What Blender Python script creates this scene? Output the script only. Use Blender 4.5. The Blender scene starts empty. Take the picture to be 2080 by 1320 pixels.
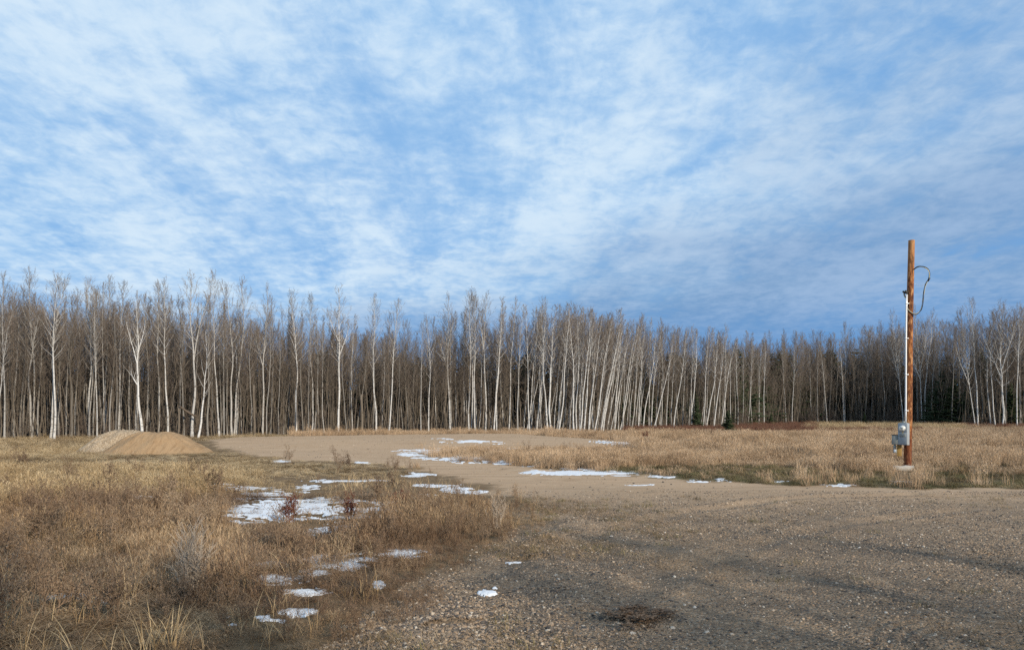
import bpy, bmesh, math, random
import numpy as np
from mathutils import Vector, Matrix, Euler

SC = bpy.context.scene
COL = SC.collection
R = math.radians
rng = np.random.default_rng(7)
random.seed(7)

# ---------------------------------------------------------------- camera
F, CX, HY, EYE = 1500.0, 1040.0, 842.0, 1.65      # focal length, centre and horizon of the photograph in its pixels
cam = bpy.data.cameras.new('camera')
cam.sensor_width = 36.0
cam.lens = F / 2080 * 36
cam.shift_y = (HY - 660) / 2080
cam.clip_start, cam.clip_end = 0.1, 6000
camo = bpy.data.objects.new('camera', cam)
camo.location = (0, 0, EYE)
camo.rotation_euler = (R(90), 0, 0)
COL.objects.link(camo)
SC.camera = camo

# ---------------------------------------------------------------- sun, sky, exposure
SUN_EL, SUN_AZ = R(24), math.atan2(0.60, -0.80)   # azimuth from +Y towards +X: behind the camera, to its right
sdir = Vector((math.cos(SUN_EL) * math.sin(SUN_AZ), math.cos(SUN_EL) * math.cos(SUN_AZ), math.sin(SUN_EL)))
sl = bpy.data.lights.new('sun', 'SUN')
sl.energy, sl.angle, sl.color = 5.0, R(0.6), (1.0, 0.875, 0.70)
so = bpy.data.objects.new('sun', sl)
so.rotation_euler = (-sdir).to_track_quat('-Z', 'Y').to_euler()
so.location = sdir * 50
COL.objects.link(so)

world = bpy.data.worlds.new('World')
SC.world = world
world.use_nodes = True


class NT:
    """small helper to write node trees"""
    def __init__(s, tree):
        s.t = tree
        tree.nodes.clear()

    def n(s, kind, ins=None, **props):
        nd = s.t.nodes.new(kind)
        for k, v in props.items():
            setattr(nd, k, v)
        for k, v in (ins or {}).items():
            sock = nd.inputs[k]
            if isinstance(v, bpy.types.NodeSocket):
                s.t.links.new(v, sock)
            elif isinstance(v, bpy.types.Node):
                s.t.links.new(v.outputs[0], sock)
            else:
                sock.default_value = v
        return nd

    def math(s, op, a, b=0.0, c=None, clamp=False):
        ins = {0: a, 1: b}
        if c is not None:
            ins[2] = c
        return s.n('ShaderNodeMath', ins, operation=op, use_clamp=clamp).outputs[0]

    def noise(s, vec, scale, detail=3.0, rough=0.5, dist=0.0, lac=2.0):
        return s.n('ShaderNodeTexNoise', {'Vector': vec, 'Scale': scale, 'Detail': detail, 'Roughness': rough,
                                          'Distortion': dist, 'Lacunarity': lac}).outputs[0]

    def step(s, v, a, b, to0=0.0, to1=1.0):
        return s.n('ShaderNodeMapRange', {'Value': v, 'From Min': a, 'From Max': b, 'To Min': to0, 'To Max': to1},
                   interpolation_type='SMOOTHSTEP').outputs[0]

    def mix(s, f, a, b, blend='MIX'):
        nd = s.t.nodes.new('ShaderNodeMix')
        nd.data_type = 'RGBA'
        nd.blend_type = blend
        for sock, v in ((nd.inputs[0], f), (nd.inputs[6], a), (nd.inputs[7], b)):
            if isinstance(v, bpy.types.NodeSocket):
                s.t.links.new(v, sock)
            elif isinstance(v, (tuple, list)) and len(v) == 3:
                sock.default_value = (*v, 1)
            else:
                sock.default_value = v
        return nd.outputs[2]

    def ramp(s, f, stops, interp='LINEAR'):
        nd = s.t.nodes.new('ShaderNodeValToRGB')
        nd.color_ramp.interpolation = interp
        el = nd.color_ramp.elements
        while len(el) < len(stops):
            el.new(0.5)
        for e, (p, c) in zip(el, stops):
            e.position = p
            e.color = (*c, 1)
        s.t.links.new(f, nd.inputs[0])
        return nd.outputs[0]


def build_sky():
    w = NT(world.node_tree)
    sky = w.n('ShaderNodeTexSky', sky_type='NISHITA', sun_disc=False, sun_elevation=SUN_EL, sun_rotation=SUN_AZ,
              air_density=1.0, dust_density=0.3, ozone_density=2.5, altitude=300)
    tc = w.n('ShaderNodeTexCoord')
    sep = w.n('ShaderNodeSeparateXYZ', {0: tc.outputs['Generated']})
    dx, dz = sep.outputs[0], sep.outputs[2]
    z = w.math('ADD', w.math('MAXIMUM', dz, 0.0), 0.16)
    p = w.n('ShaderNodeCombineXYZ', {0: w.math('DIVIDE', dx, z), 1: w.math('DIVIDE', sep.outputs[1], z), 2: 0.0}).outputs[0]

    def mp(rot, scale, loc=(0, 0, 0), src=None):
        return w.n('ShaderNodeMapping', {'Vector': src or p, 'Rotation': (0, 0, R(rot)), 'Scale': scale, 'Location': loc}).outputs[0]
    # high cloud sheet, seen in perspective: a smooth veil with holes, streaks that run away from the viewer, soft billows, fine ripples
    big = w.noise(mp(-20, (1.0, 0.55, 1), SKY_OFF), 0.85, 3, 0.5, 0.35)
    streak = w.noise(mp(-16, (1.5, 0.42, 1), (3.1, 1.7, 0)), 2.2, 9, 0.60, 0.9)
    bil = w.noise(mp(10, (1.0, 1.0, 1), (5.2, 0.3, 0)), 4.8, 9, 0.60, 0.25)
    rip = w.noise(mp(-8, (1.15, 1.0, 1), (0.7, 2.2, 0)), 17, 6, 0.60, 0.35)
    patch = w.noise(mp(30, (1.0, 0.8, 1), (7.7, 4.1, 0)), 1.5, 4, 0.5, 0.3)
    dens = w.math('ADD', w.math('MULTIPLY', big, 0.75), w.math('MULTIPLY', streak, 0.62))
    dens = w.math('ADD', dens, w.math('MULTIPLY', bil, 0.50))
    dens = w.math('ADD', dens, w.math('MULTIPLY', rip, 0.24))
    cover = w.step(dens, 0.74, 1.12)
    # a thicker, greyer bank fills the sky low down to the right
    bank = w.math('ADD', w.math('SUBTRACT', w.math('MULTIPLY', dx, 0.30), dz), w.math('MULTIPLY', w.math('SUBTRACT', patch, 0.5), 0.20))
    thick = w.math('MAXIMUM', w.step(bank, -0.25, -0.075), w.math('MULTIPLY', w.step(w.math('ADD', dx, w.math('MULTIPLY', w.math('SUBTRACT', streak, 0.5), 0.5)), 0.12, 0.55), 0.62))
    lit = w.math('ADD', w.math('MULTIPLY', bil, 0.42), w.math('ADD', w.math('MULTIPLY', rip, 0.30), w.math('MULTIPLY', streak, 0.36)))
    lit = w.math('ADD', lit, w.math('MULTIPLY', w.math('SUBTRACT', patch, 0.5), 0.35))
    bright = w.mix(w.step(lit, 0.38, 0.70), (3.7, 6.0, 8.8), (6.7, 8.2, 9.6))
    grey = w.mix(w.step(lit, 0.38, 0.70), (1.9, 3.45, 5.8), (3.3, 4.8, 7.05))
    cloud = w.mix(thick, bright, grey)
    clear = w.mix(0.92, sky.outputs[0], (1.6, 3.95, 7.8))
    veil = w.mix(0.5, clear, cloud)
    clear = w.mix(w.step(patch, 0.34, 0.50), clear, veil)
    low = w.step(w.math('ADD', dz, w.math('MULTIPLY', w.math('SUBTRACT', rip, 0.5), 0.03)), 0.075, 0.165)
    deep = w.mix(0.93, sky.outputs[0], (0.95, 2.75, 6.0))
    col = w.mix(w.math('MULTIPLY', cover, 0.95), clear, cloud)
    col = w.mix(w.math('ADD', w.math('MULTIPLY', low, 0.75), 0.25), deep, col)
    bg = w.n('ShaderNodeBackground', {'Color': col, 'Strength': 0.1})
    w.n('ShaderNodeOutputWorld', {'Surface': bg})


SKY_OFF = (1.3, 0.4, 0)
build_sky()
SC.view_settings.view_transform = 'Standard'
SC.view_settings.look = 'None'
SC.view_settings.exposure = 0.0
SC.view_settings.gamma = 1.0
SC.view_settings.use_curve_mapping = False
cy = SC.cycles
cy.use_denoising = False
cy.max_bounces, cy.diffuse_bounces, cy.glossy_bounces = 3, 2, 1
cy.transmission_bounces, cy.transparent_max_bounces = 3, 4
cy.sample_clamp_indirect = 3.0
cy.sample_clamp_direct = 8.0
cy.caustics_reflective = cy.caustics_refractive = False
SC.render.filter_size = 1.3


# ---------------------------------------------------------------- numeric helpers
def _hash(ix, iy, seed):
    h = (ix.astype(np.int64) * 374761393 + iy.astype(np.int64) * 668265263 + seed * 1442695041) & 0xFFFFFFFF
    h = ((h ^ (h >> 13)) * 1274126177) & 0xFFFFFFFF
    h = h ^ (h >> 16)
    return (h & 0xFFFF) / 65535.0


def vnoise(x, y, seed=0):
    ix, iy = np.floor(x), np.floor(y)
    fx, fy = x - ix, y - iy
    fx, fy = fx * fx * (3 - 2 * fx), fy * fy * (3 - 2 * fy)
    ix, iy = ix.astype(np.int64), iy.astype(np.int64)
    a, b = _hash(ix, iy, seed), _hash(ix + 1, iy, seed)
    c, d = _hash(ix, iy + 1, seed), _hash(ix + 1, iy + 1, seed)
    return (a * (1 - fx) + b * fx) * (1 - fy) + (c * (1 - fx) + d * fx) * fy


def fbm(x, y, octaves=4, seed=0):
    s, amp, tot = 0.0, 1.0, 0.0
    for o in range(octaves):
        s = s + amp * vnoise(x * 2 ** o + 17.3 * o, y * 2 ** o - 9.1 * o, seed + o)
        tot += amp
        amp *= 0.5
    return s / tot


def sstep(a, b, v):
    t = np.clip((v - a) / (b - a), 0, 1)
    return t * t * (3 - 2 * t)


def px(x, y, z=0.0):
    """ground point seen at a pixel of the photograph, for ground at height z"""
    D = F * (EYE - z) / (y - HY)
    return ((x - CX) / F * D, D)


def px_d(x, D):
    return (x - CX) / F * D


# outline of the gravel drive and pad, from the photograph, carried on to the ground
GRAVEL = np.array([px(*p) for p in [
    (560, 1667), (690, 1340), (735, 1290), (800, 1238), (890, 1198), (970, 1150), (1025, 1102), (1095, 1056),
    (1070, 1018), (990, 992), (900, 964), (820, 947), (700, 939), (560, 931), (475, 918), (440, 906),
    (415, 893, .2), (480, 886, .28), (700, 883, .28), (900, 880, .28), (1050, 880, .28), (1160, 887, .25), (1305, 902, .1),
    (1200, 911, .08), (1050, 919, .04), (920, 921, .02), (850, 920), (880, 929), (960, 939), (1090, 947),
    (1200, 958), (1290, 966), (1500, 981), (1760, 989), (2080, 994), (3500, 1000), (6500, 1667)]])


def poly_sd(X, Y, P):
    """signed distance to a polygon, positive inside"""
    d2 = np.full(X.shape, 1e18)
    ins = np.zeros(X.shape, bool)
    n = len(P)
    for i in range(n):
        x0, y0 = P[i]
        x1, y1 = P[(i + 1) % n]
        ex, ey = x1 - x0, y1 - y0
        t = np.clip(((X - x0) * ex + (Y - y0) * ey) / (ex * ex + ey * ey), 0, 1)
        d2 = np.minimum(d2, (X - x0 - t * ex) ** 2 + (Y - y0 - t * ey) ** 2)
        if y0 != y1:
            c = ((y0 > Y) != (y1 > Y)) & (X < x0 + (Y - y0) * ex / ey)
            ins ^= c
    return np.where(ins, 1, -1) * np.sqrt(d2)


def arc_tracks(X, Y):
    """lugged tyre marks pressed into the gravel: (centre, radius, first and last angle, half width)"""
    h = np.zeros(X.shape)
    for (ix, iy), rad, a0, a1, hw in (((2130, 1150), 0.62, 95, 265, .24), ((2105, 1330), 0.86, 95, 186, .22)):
        cx, cy_ = px(ix, iy)
        dx, dy = X - cx, Y - cy_
        r = np.hypot(dx, dy)
        a = (np.degrees(np.arctan2(dy, dx)) + 360) % 360
        w = sstep(hw, hw * .75, np.abs(r - rad)) * sstep(a0 - 8, a0 + 8, a) * sstep(a1 + 8, a1 - 8, a)
        h += w * (0.011 * np.cos((r - rad) * 2 * np.pi / 0.105) - 0.006)
    return h


RUTS = [[px(*p) for p in q] for q in (
    [(930, 1185), (1060, 1135), (1180, 1095), (1290, 1062), (1420, 1032), (1600, 1012), (1850, 1004)],
    [(1180, 1260), (1330, 1180), (1500, 1115), (1700, 1065), (1950, 1035)],
    [(640, 912), (760, 917), (880, 931), (1010, 950), (1150, 975), (1300, 998)],
    [(600, 900), (740, 905), (830, 914)])]


def rut_depth(X, Y):
    d = np.full(X.shape, 1e9)
    for q in RUTS:
        for (x0, y0), (x1, y1) in zip(q, q[1:]):
            ex, ey = x1 - x0, y1 - y0
            t = np.clip(((X - x0) * ex + (Y - y0) * ey) / (ex * ex + ey * ey), 0, 1)
            d = np.minimum(d, np.hypot(X - x0 - t * ex, Y - y0 - t * ey))
    d = d + (fbm(X * 1.3, Y * 1.3, 3, 200) - .5) * .25
    return -.030 * np.exp(-(d / .16) ** 2) + .016 * np.exp(-((d - .34) / .12) ** 2)


def ground_z(X, Y):
    X, Y = np.asarray(X, float), np.asarray(Y, float)
    sd = poly_sd(X, Y, GRAVEL)
    z = 0.28 * sstep(33, 43, Y) * sstep(-2.2, 1.2, sd)
    u = X / np.maximum(Y, 1)
    z = z - 0.20 * sstep(58, 80, Y) + 0.25 * sstep(85, 125, Y) * sstep(0.08, 0.34, u)
    z = z + 0.10 * (fbm(X * .23, Y * .23, 3, 11) - .5) * sstep(3, 9, Y)
    rough = np.where(sd > 0.1, 0.022, 0.05)
    z = z + rough * (fbm(X * 1.7, Y * 1.7, 4, 5) - .5) * sstep(80, 30, Y)
    dr = (Y > 5) & (Y < 45) & (sd > -1)
    if dr.any():
        z[dr] += rut_depth(X[dr], Y[dr])
    near = (Y > 3.5) & (Y < 12)
    if near.any():
        z = z + np.where(near, arc_tracks(X, Y) + 0.012 * (fbm(X * 9, Y * 9, 3, 31) - .5), 0)
        # a low windrow of gravel along the edge of the drive
        z = z + np.where(near, 0.05 * np.exp(-((sd - .55) / .30) ** 2) * (fbm(X * .9, Y * .9, 2, 8) > .4), 0)
    return z


def gz(x, y):
    return float(ground_z(np.array([x]), np.array([y]))[0])


FRONT_X = [-500, 0, 400, 700, 1000, 1200, 1300, 1450, 1550, 1700, 1850, 1950, 2080, 2600]
FRONT_D = [47, 50, 54, 64, 72, 73, 88, 95, 118, 128, 125, 108, 102, 96]
TOP = [(-400, 570), (0, 575), (60, 560), (120, 565), (180, 575), (250, 580), (330, 575), (390, 565), (440, 560), (490, 575), (540, 590),
       (600, 600), (690, 592), (720, 640), (765, 600), (805, 615), (850, 660), (905, 610), (950, 597), (990, 605), (1050, 612),
       (1100, 618), (1150, 625), (1200, 632), (1250, 645), (1300, 665), (1350, 672), (1420, 672), (1500, 690), (1600, 692),
       (1700, 688), (1760, 670), (1800, 650), (1850, 640), (1900, 650), (1940, 640), (1980, 615), (2080, 615), (2600, 610)]
MASS = [(-400, 640), (0, 640), (250, 645), (400, 662), (600, 678), (850, 695), (1000, 678), (1100, 650), (1200, 650), (1300, 675), (1500, 702),
        (1700, 700), (1850, 685), (2000, 660), (2080, 650), (2600, 650)]


def front(x):
    return np.interp(x, FRONT_X, FRONT_D)


def top_y(x, tab):
    return np.interp(x, [a for a, b in tab], [b for a, b in tab])


# ---------------------------------------------------------------- mesh helpers
class MB:
    def __init__(s):
        s.v, s.q, s.t, s.n = [], [], [], 0
        s.segs = []

    def add(s, v, quads=None, tris=None):
        v = np.asarray(v, float).reshape(-1, 3)
        if quads is not None and len(quads):
            s.q.append(np.asarray(quads, int).reshape(-1, 4) + s.n)
        if tris is not None and len(tris):
            s.t.append(np.asarray(tris, int).reshape(-1, 3) + s.n)
        s.v.append(v)
        s.n += len(v)

    def tube(s, pts, rad, sides=6, tip=False, cap=False, squash=None):
        pts = np.asarray(pts, float)
        n = len(pts)
        rad = np.broadcast_to(np.asarray(rad, float), (n,))
        tan = np.gradient(pts, axis=0)
        tan /= np.linalg.norm(tan, axis=1, keepdims=True) + 1e-12
        ref = np.array([1., 0, 0]) if abs(tan[:, 0]).mean() < .8 else np.array([0, 1., 0])
        a = np.cross(tan, ref)
        a /= np.linalg.norm(a, axis=1, keepdims=True) + 1e-12
        b = np.cross(tan, a)
        ang = np.arange(sides) * 2 * np.pi / sides
        ring = a[:, None, :] * np.cos(ang)[None, :, None] + b[:, None, :] * np.sin(ang)[None, :, None]
        m = n - 1 if tip else n
        v = (pts[:m, None, :] + ring[:m] * rad[:m, None, None]).reshape(-1, 3)
        i = np.arange(m - 1)[:, None] * sides
        j = np.arange(sides)[None, :]
        k = (j + 1) % sides
        q = np.stack([i + j, i + k, i + sides + k, i + sides + j], -1).reshape(-1, 4) if m > 1 else None
        tr = []
        if tip:
            v = np.vstack([v, pts[-1:]])
            o = (m - 1) * sides
            tr += [(o + jj, o + (jj + 1) % sides, m * sides) for jj in range(sides)]
        if cap:
            c0 = len(v)
            v = np.vstack([v, pts[:1], pts[m - 1:m]])
            o = (m - 1) * sides
            for jj in range(sides):
                tr += [((jj + 1) % sides, jj, c0), (o + jj, o + (jj + 1) % sides, c0 + 1)]
        s.add(v, q, tr)

    def seg(s, p0, p1, r0, r1=0.0):
        """three-sided tapered twig, gathered and meshed in one go"""
        s.segs.append((p0[0], p0[1], p0[2], p1[0], p1[1], p1[2], r0, r1))

    def flush(s):
        if not s.segs:
            return
        a = np.array(s.segs)
        s.segs = []
        for cone in (True, False):
            b = a[(a[:, 7] <= 0) == cone]
            if not len(b):
                continue
            p0, p1 = b[:, :3], b[:, 3:6]
            d = p1 - p0
            d /= np.linalg.norm(d, axis=1, keepdims=True) + 1e-12
            e = np.cross(d, np.array([.31, .52, .79]))
            e /= np.linalg.norm(e, axis=1, keepdims=True) + 1e-12
            f = np.cross(d, e)
            ang = np.arange(3) * 2.0944
            ring = e[:, None] * np.cos(ang)[None, :, None] + f[:, None] * np.sin(ang)[None, :, None]
            lo = p0[:, None] + ring * b[:, 6, None, None]
            if cone:
                v = np.concatenate([lo, p1[:, None]], 1)
                k = np.arange(len(b))[:, None, None] * 4
                s.add(v, None, (k + np.array([[0, 1, 3], [1, 2, 3], [2, 0, 3]])[None]))
            else:
                v = np.concatenate([lo, p1[:, None] + ring * b[:, 7, None, None]], 1)
                k = np.arange(len(b))[:, None, None] * 6
                s.add(v, (k + np.array([[0, 1, 4, 3], [1, 2, 5, 4], [2, 0, 3, 5]])[None]))

    def box(s, c, size, M=None, bevel=0.0):
        bm = bmesh.new()
        bmesh.ops.create_cube(bm, size=1.0)
        for vv in bm.verts:
            vv.co = Vector((vv.co.x * size[0] + c[0], vv.co.y * size[1] + c[1], vv.co.z * size[2] + c[2]))
        if bevel:
            bmesh.ops.bevel(bm, geom=bm.edges[:], offset=bevel, segments=2, profile=.5, affect='EDGES')
        if M is not None:
            bm.transform(M)
        s.bm(bm)

    def bm(s, bm):
        bmesh.ops.triangulate(bm, faces=bm.faces[:])
        bm.verts.index_update()
        s.add([v.co[:] for v in bm.verts], None, [[v.index for v in f.verts] for f in bm.faces])
        bm.free()

    def mesh(s, name, mat, smooth=True):
        s.flush()
        me = bpy.data.meshes.new(name)
        v = np.vstack(s.v)
        q = np.vstack(s.q) if s.q else np.zeros((0, 4), int)
        t = np.vstack(s.t) if s.t else np.zeros((0, 3), int)
        me.vertices.add(len(v))
        me.vertices.foreach_set('co', v.ravel())
        nl = q.size + t.size
        me.loops.add(nl)
        me.loops.foreach_set('vertex_index', np.concatenate([q.ravel(), t.ravel()]).astype(np.int32))
        me.polygons.add(len(q) + len(t))
        starts = np.concatenate([np.arange(len(q)) * 4, q.size + np.arange(len(t)) * 3]).astype(np.int32)
        me.polygons.foreach_set('loop_start', starts)
        me.polygons.foreach_set('use_smooth', np.full(len(q) + len(t), smooth))
        me.update(calc_edges=True)
        if mat:
            me.materials.append(mat)
        return me

    def build(s, name, mat, parent=None, smooth=True):
        return obj(name, s.mesh(name, mat, smooth), parent)


def obj(name, data, parent=None):
    o = bpy.data.objects.new(name, data)
    COL.objects.link(o)
    if parent:
        o.parent = parent
    return o


def tag(o, label=None, cat=None, group=None, kind=None):
    for k, v in (('label', label), ('category', cat), ('group', group), ('kind', kind)):
        if v:
            o[k] = v
    return o


def empty(name, loc, label, cat, group=None):
    o = obj(name, None)
    o.empty_display_size = .2
    o.location = loc
    return tag(o, label, cat, group)


def scatter(name, pts, rot, scl, idx, protos, label):
    """one uncountable mass: copies of a few source meshes on points"""
    me = bpy.data.meshes.new(name)
    me.vertices.add(len(pts))
    me.vertices.foreach_set('co', np.asarray(pts, np.float32).ravel())
    for nm, ty, arr, fld in (('rot', 'FLOAT_VECTOR', rot, 'vector'), ('scl', 'FLOAT_VECTOR', scl, 'vector'), ('idx', 'INT', idx, 'value')):
        at = me.attributes.new(nm, ty, 'POINT')
        at.data.foreach_set(fld, np.asarray(arr, np.int32 if ty == 'INT' else np.float32).ravel())
    o = tag(obj(name, me), label, None, None, 'stuff')
    c = bpy.data.collections.new(name + '_source')
    for i, m in enumerate(protos):
        c.objects.link(bpy.data.objects.new('%s_%02d' % (name, i), m))
    g = bpy.data.node_groups.new(name + '_nodes', 'GeometryNodeTree')
    g.interface.new_socket('Geometry', in_out='INPUT', socket_type='NodeSocketGeometry')
    g.interface.new_socket('Geometry', in_out='OUTPUT', socket_type='NodeSocketGeometry')
    w = NT(g)
    gi, go = w.n('NodeGroupInput'), w.n('NodeGroupOutput')
    ci = w.n('GeometryNodeCollectionInfo', {'Collection': c, 'Separate Children': True, 'Reset Children': True})

    def na(nm, ty):
        return w.n('GeometryNodeInputNamedAttribute', {'Name': nm}, data_type=ty).outputs[0]
    ip = w.n('GeometryNodeInstanceOnPoints', {'Points': gi.outputs[0], 'Instance': ci.outputs[0], 'Pick Instance': True,
                                              'Instance Index': na('idx', 'INT'), 'Rotation': na('rot', 'FLOAT_VECTOR'), 'Scale': na('scl', 'FLOAT_VECTOR')})
    g.links.new(ip.outputs[0], go.inputs[0])
    md = o.modifiers.new('scatter', 'NODES')
    md.node_group = g
    return o


# ---------------------------------------------------------------- materials
def material(name, fn, rough=.9, spec=.2):
    m = bpy.data.materials.new(name)
    m.use_nodes = True
    w = NT(m.node_tree)
    b = w.n('ShaderNodeBsdfPrincipled', {'Roughness': rough, 'Specular IOR Level': spec})
    w.n('ShaderNodeOutputMaterial', {'Surface': b})
    fn(w, b)
    return m


def setc(w, b, c):
    if isinstance(c, bpy.types.NodeSocket):
        w.t.links.new(c, b.inputs['Base Color'])
    else:
        b.inputs['Base Color'].default_value = (*c, 1)


def bump(w, b, h, strength=.5, dist=.02):
    n = w.n('ShaderNodeBump', {'Height': h, 'Strength': strength, 'Distance': dist})
    w.t.links.new(n.outputs[0], b.inputs['Normal'])


def m_ground(w, b):
    pos = w.n('ShaderNodeNewGeometry').outputs['Position']
    at = w.n('ShaderNodeAttribute', attribute_name='cover')
    sep = w.n('ShaderNodeSeparateColor', {0: at.outputs['Color']})
    grav, coarse, forest = sep.outputs[0], sep.outputs[1], sep.outputs[2]
    green = at.outputs['Alpha']
    n1 = w.noise(pos, .35, 4, .6)
    n2 = w.noise(pos, 2.3, 5, .65)
    n3 = w.noise(pos, 14, 5, .7)
    n4 = w.noise(pos, 70, 4, .7)
    v1 = w.n('ShaderNodeTexVoronoi', {'Vector': pos, 'Scale': 42.0})
    v2 = w.n('ShaderNodeTexVoronoi', {'Vector': pos, 'Scale': 95.0})
    cell1 = w.n('ShaderNodeSeparateColor', {0: v1.outputs['Color']}).outputs[0]
    cell2 = w.n('ShaderNodeSeparateColor', {0: v2.outputs['Color']}).outputs[1]
    sand = w.mix(n2, (.39, .262, .158), (.52, .372, .242))
    sand = w.mix(w.step(n1, .35, .7), sand, w.mix(.5, sand, (.42, .285, .170)))
    sand = w.mix(w.math('MULTIPLY', w.step(n3, .45, .8), .45), sand, (.24, .16, .095))
    st1 = w.ramp(cell1, [(0, (.045, .038, .032)), (.3, (.14, .105, .074)), (.6, (.28, .198, .125)), (.85, (.42, .31, .21)), (1, (.60, .51, .40))])
    st2 = w.ramp(cell2, [(0, (.12, .088, .062)), (.4, (.25, .178, .115)), (.75, (.36, .255, .165)), (1, (.47, .37, .27))])
    stones = w.mix(.25, st1, st2)
    sand = w.mix(.25, sand, st2)
    dark = w.mix(.55, stones, (.056, .049, .043))
    cz = w.math('MULTIPLY', coarse, w.step(w.math('ADD', w.math('MULTIPLY', n1, .5), w.math('MULTIPLY', n2, .5)), .36, .60))
    far = w.noise(w.n('ShaderNodeMapping', {'Vector': pos, 'Rotation': (0, 0, R(14)), 'Scale': (.22, 2.2, 1)}).outputs[0], 1.0, 6, .65)
    sand = w.mix(w.math('MULTIPLY', w.step(far, .50, .66), .42), sand, (.235, .155, .092))
    sand = w.mix(w.math('MULTIPLY', w.step(far, .45, .34), .35), sand, (.54, .41, .285))
    gcol = w.mix(coarse, sand, w.mix(.6, stones, w.mix(.5, sand, (.20, .14, .088))))
    gcol = w.mix(w.math('MULTIPLY', cz, .9), gcol, dark)
    thatch = w.mix(n3, (.085, .056, .032), (.215, .145, .078))
    thatch = w.mix(w.step(n2, .4, .7), thatch, w.mix(.5, thatch, (.16, .11, .06)))
    thatch = w.mix(w.math('MULTIPLY', w.step(n4, .5, .75), .5), thatch, (.28, .20, .12))
    thatch = w.mix(w.math('MULTIPLY', green, w.step(n2, .35, .65)), thatch, (.075, .082, .030))
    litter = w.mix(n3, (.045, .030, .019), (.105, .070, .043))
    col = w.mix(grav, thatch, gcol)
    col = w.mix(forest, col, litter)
    setc(w, b, col)
    h = w.math('ADD', w.math('SUBTRACT', 1.0, v1.outputs['Distance']), w.math('ADD', w.math('MULTIPLY', n3, .8), w.math('MULTIPLY', n4, .4)))
    h = w.math('ADD', w.math('MULTIPLY', h, coarse), w.math('MULTIPLY', n2, .6))
    bump(w, b, h, .9, .022)


def m_grass(c_dark, c_mid, c_light, green=0.0):
    def fn(w, b):
        oi = w.n('ShaderNodeObjectInfo')
        pos = w.n('ShaderNodeNewGeometry').outputs['Position']
        big = w.noise(pos, .33, 4, .65)
        f = w.math('ADD', w.math('MULTIPLY', oi.outputs['Random'], .40), w.math('MULTIPLY', w.step(big, .33, .67), .60))
        at = w.n('ShaderNodeAttribute', attribute_name='shade')
        f = w.math('ADD', f, w.math('MULTIPLY', w.math('SUBTRACT', at.outputs['Fac'], .5), .55))
        c = w.ramp(f, [(0, c_dark), (.5, c_mid), (1, c_light)])
        if green:
            c = w.mix(w.math('MULTIPLY', w.step(w.noise(pos, 1.3, 3, .6), .40, .62), green), c, (.085, .10, .030))
        setc(w, b, c)
    return fn


def m_bark(base_lo, base_hi, mark, amount=.5):
    def fn(w, b):
        oi = w.n('ShaderNodeObjectInfo')
        tc = w.n('ShaderNodeTexCoord').outputs['Object']
        loc = w.n('ShaderNodeVectorMath', {0: tc, 1: oi.outputs['Location']}, operation='ADD').outputs[0]
        tone = w.n('ShaderNodeAttribute', attribute_name='tone', attribute_type='OBJECT').outputs['Fac']
        f = w.math('ADD', w.math('MULTIPLY', oi.outputs['Random'], .38), tone, clamp=True)
        base = w.mix(f, base_lo, base_hi)
        band = w.noise(w.n('ShaderNodeMapping', {'Vector': loc, 'Scale': (3.0, 3.0, 7.0)}).outputs[0], 1.0, 4, .65)
        knot = w.noise(w.n('ShaderNodeMapping', {'Vector': loc, 'Scale': (9.0, 9.0, 5.0)}).outputs[0], 1.0, 3, .6)
        c = w.mix(w.math('MULTIPLY', w.step(band, .52, .68), amount), base, mark)
        c = w.mix(w.step(knot, .63, .69), c, (.035, .03, .026))
        c = w.mix(w.math('MULTIPLY', w.step(w.noise(loc, .5, 3, .6), .42, .7), .35), c, w.mix(.5, base, (.20, .175, .13)))
        setc(w, b, c)
    return fn


def m_twig(lo, hi):
    def fn(w, b):
        oi = w.n('ShaderNodeObjectInfo')
        setc(w, b, w.mix(oi.outputs['Random'], lo, hi))
    return fn


M = {}
M['ground'] = material('ground', m_ground, .95, .15)
M['bark'] = material('pale_bark', m_bark((.150, .136, .118), (.58, .575, .56), (.13, .115, .10), .85), .85)
M['bark_grey'] = material('grey_brown_bark', m_bark((.11, .090, .070), (.26, .222, .178), (.075, .062, .05), .6), .9)
M['twig'] = material('bare_twigs', m_twig((.135, .105, .083), (.235, .192, .155)), .85)
M['twig_brown'] = material('brown_twigs', m_twig((.100, .078, .063), (.188, .150, .122)), .9)
M['twig_red'] = material('red_brown_twigs', m_twig((.115, .055, .038), (.185, .098, .064)), .9)
M['grass_gold'] = material('golden_dry_grass', m_grass((.20, .135, .072), (.41, .295, .160), (.56, .435, .265)), .8, .25)
M['grass_brown'] = material('brown_dry_grass', m_grass((.13, .080, .045), (.30, .195, .105), (.47, .345, .21)), .8, .25)
M['grass_field'] = material('tan_field_grass', m_grass((.23, .152, .092), (.44, .308, .192), (.57, .425, .285)), .8, .25)
M['grass_verge'] = material('verge_grass', m_grass((.055, .040, .020), (.15, .108, .052), (.35, .26, .14), .55), .8, .25)
M['grass_rust'] = material('rusty_dead_grass', m_grass((.095, .056, .035), (.22, .138, .080), (.38, .275, .17)), .8, .25)
M['weed'] = material('dead_weed_stems', m_grass((.085, .055, .038), (.18, .122, .08), (.30, .225, .155)), .85)
M['weed_red'] = material('dark_red_weed', m_grass((.055, .018, .014), (.10, .035, .025), (.17, .07, .045)), .85)
M['weed_pale'] = material('pale_grey_weed', m_grass((.26, .21, .16), (.40, .33, .26), (.54, .47, .39)), .85)


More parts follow.
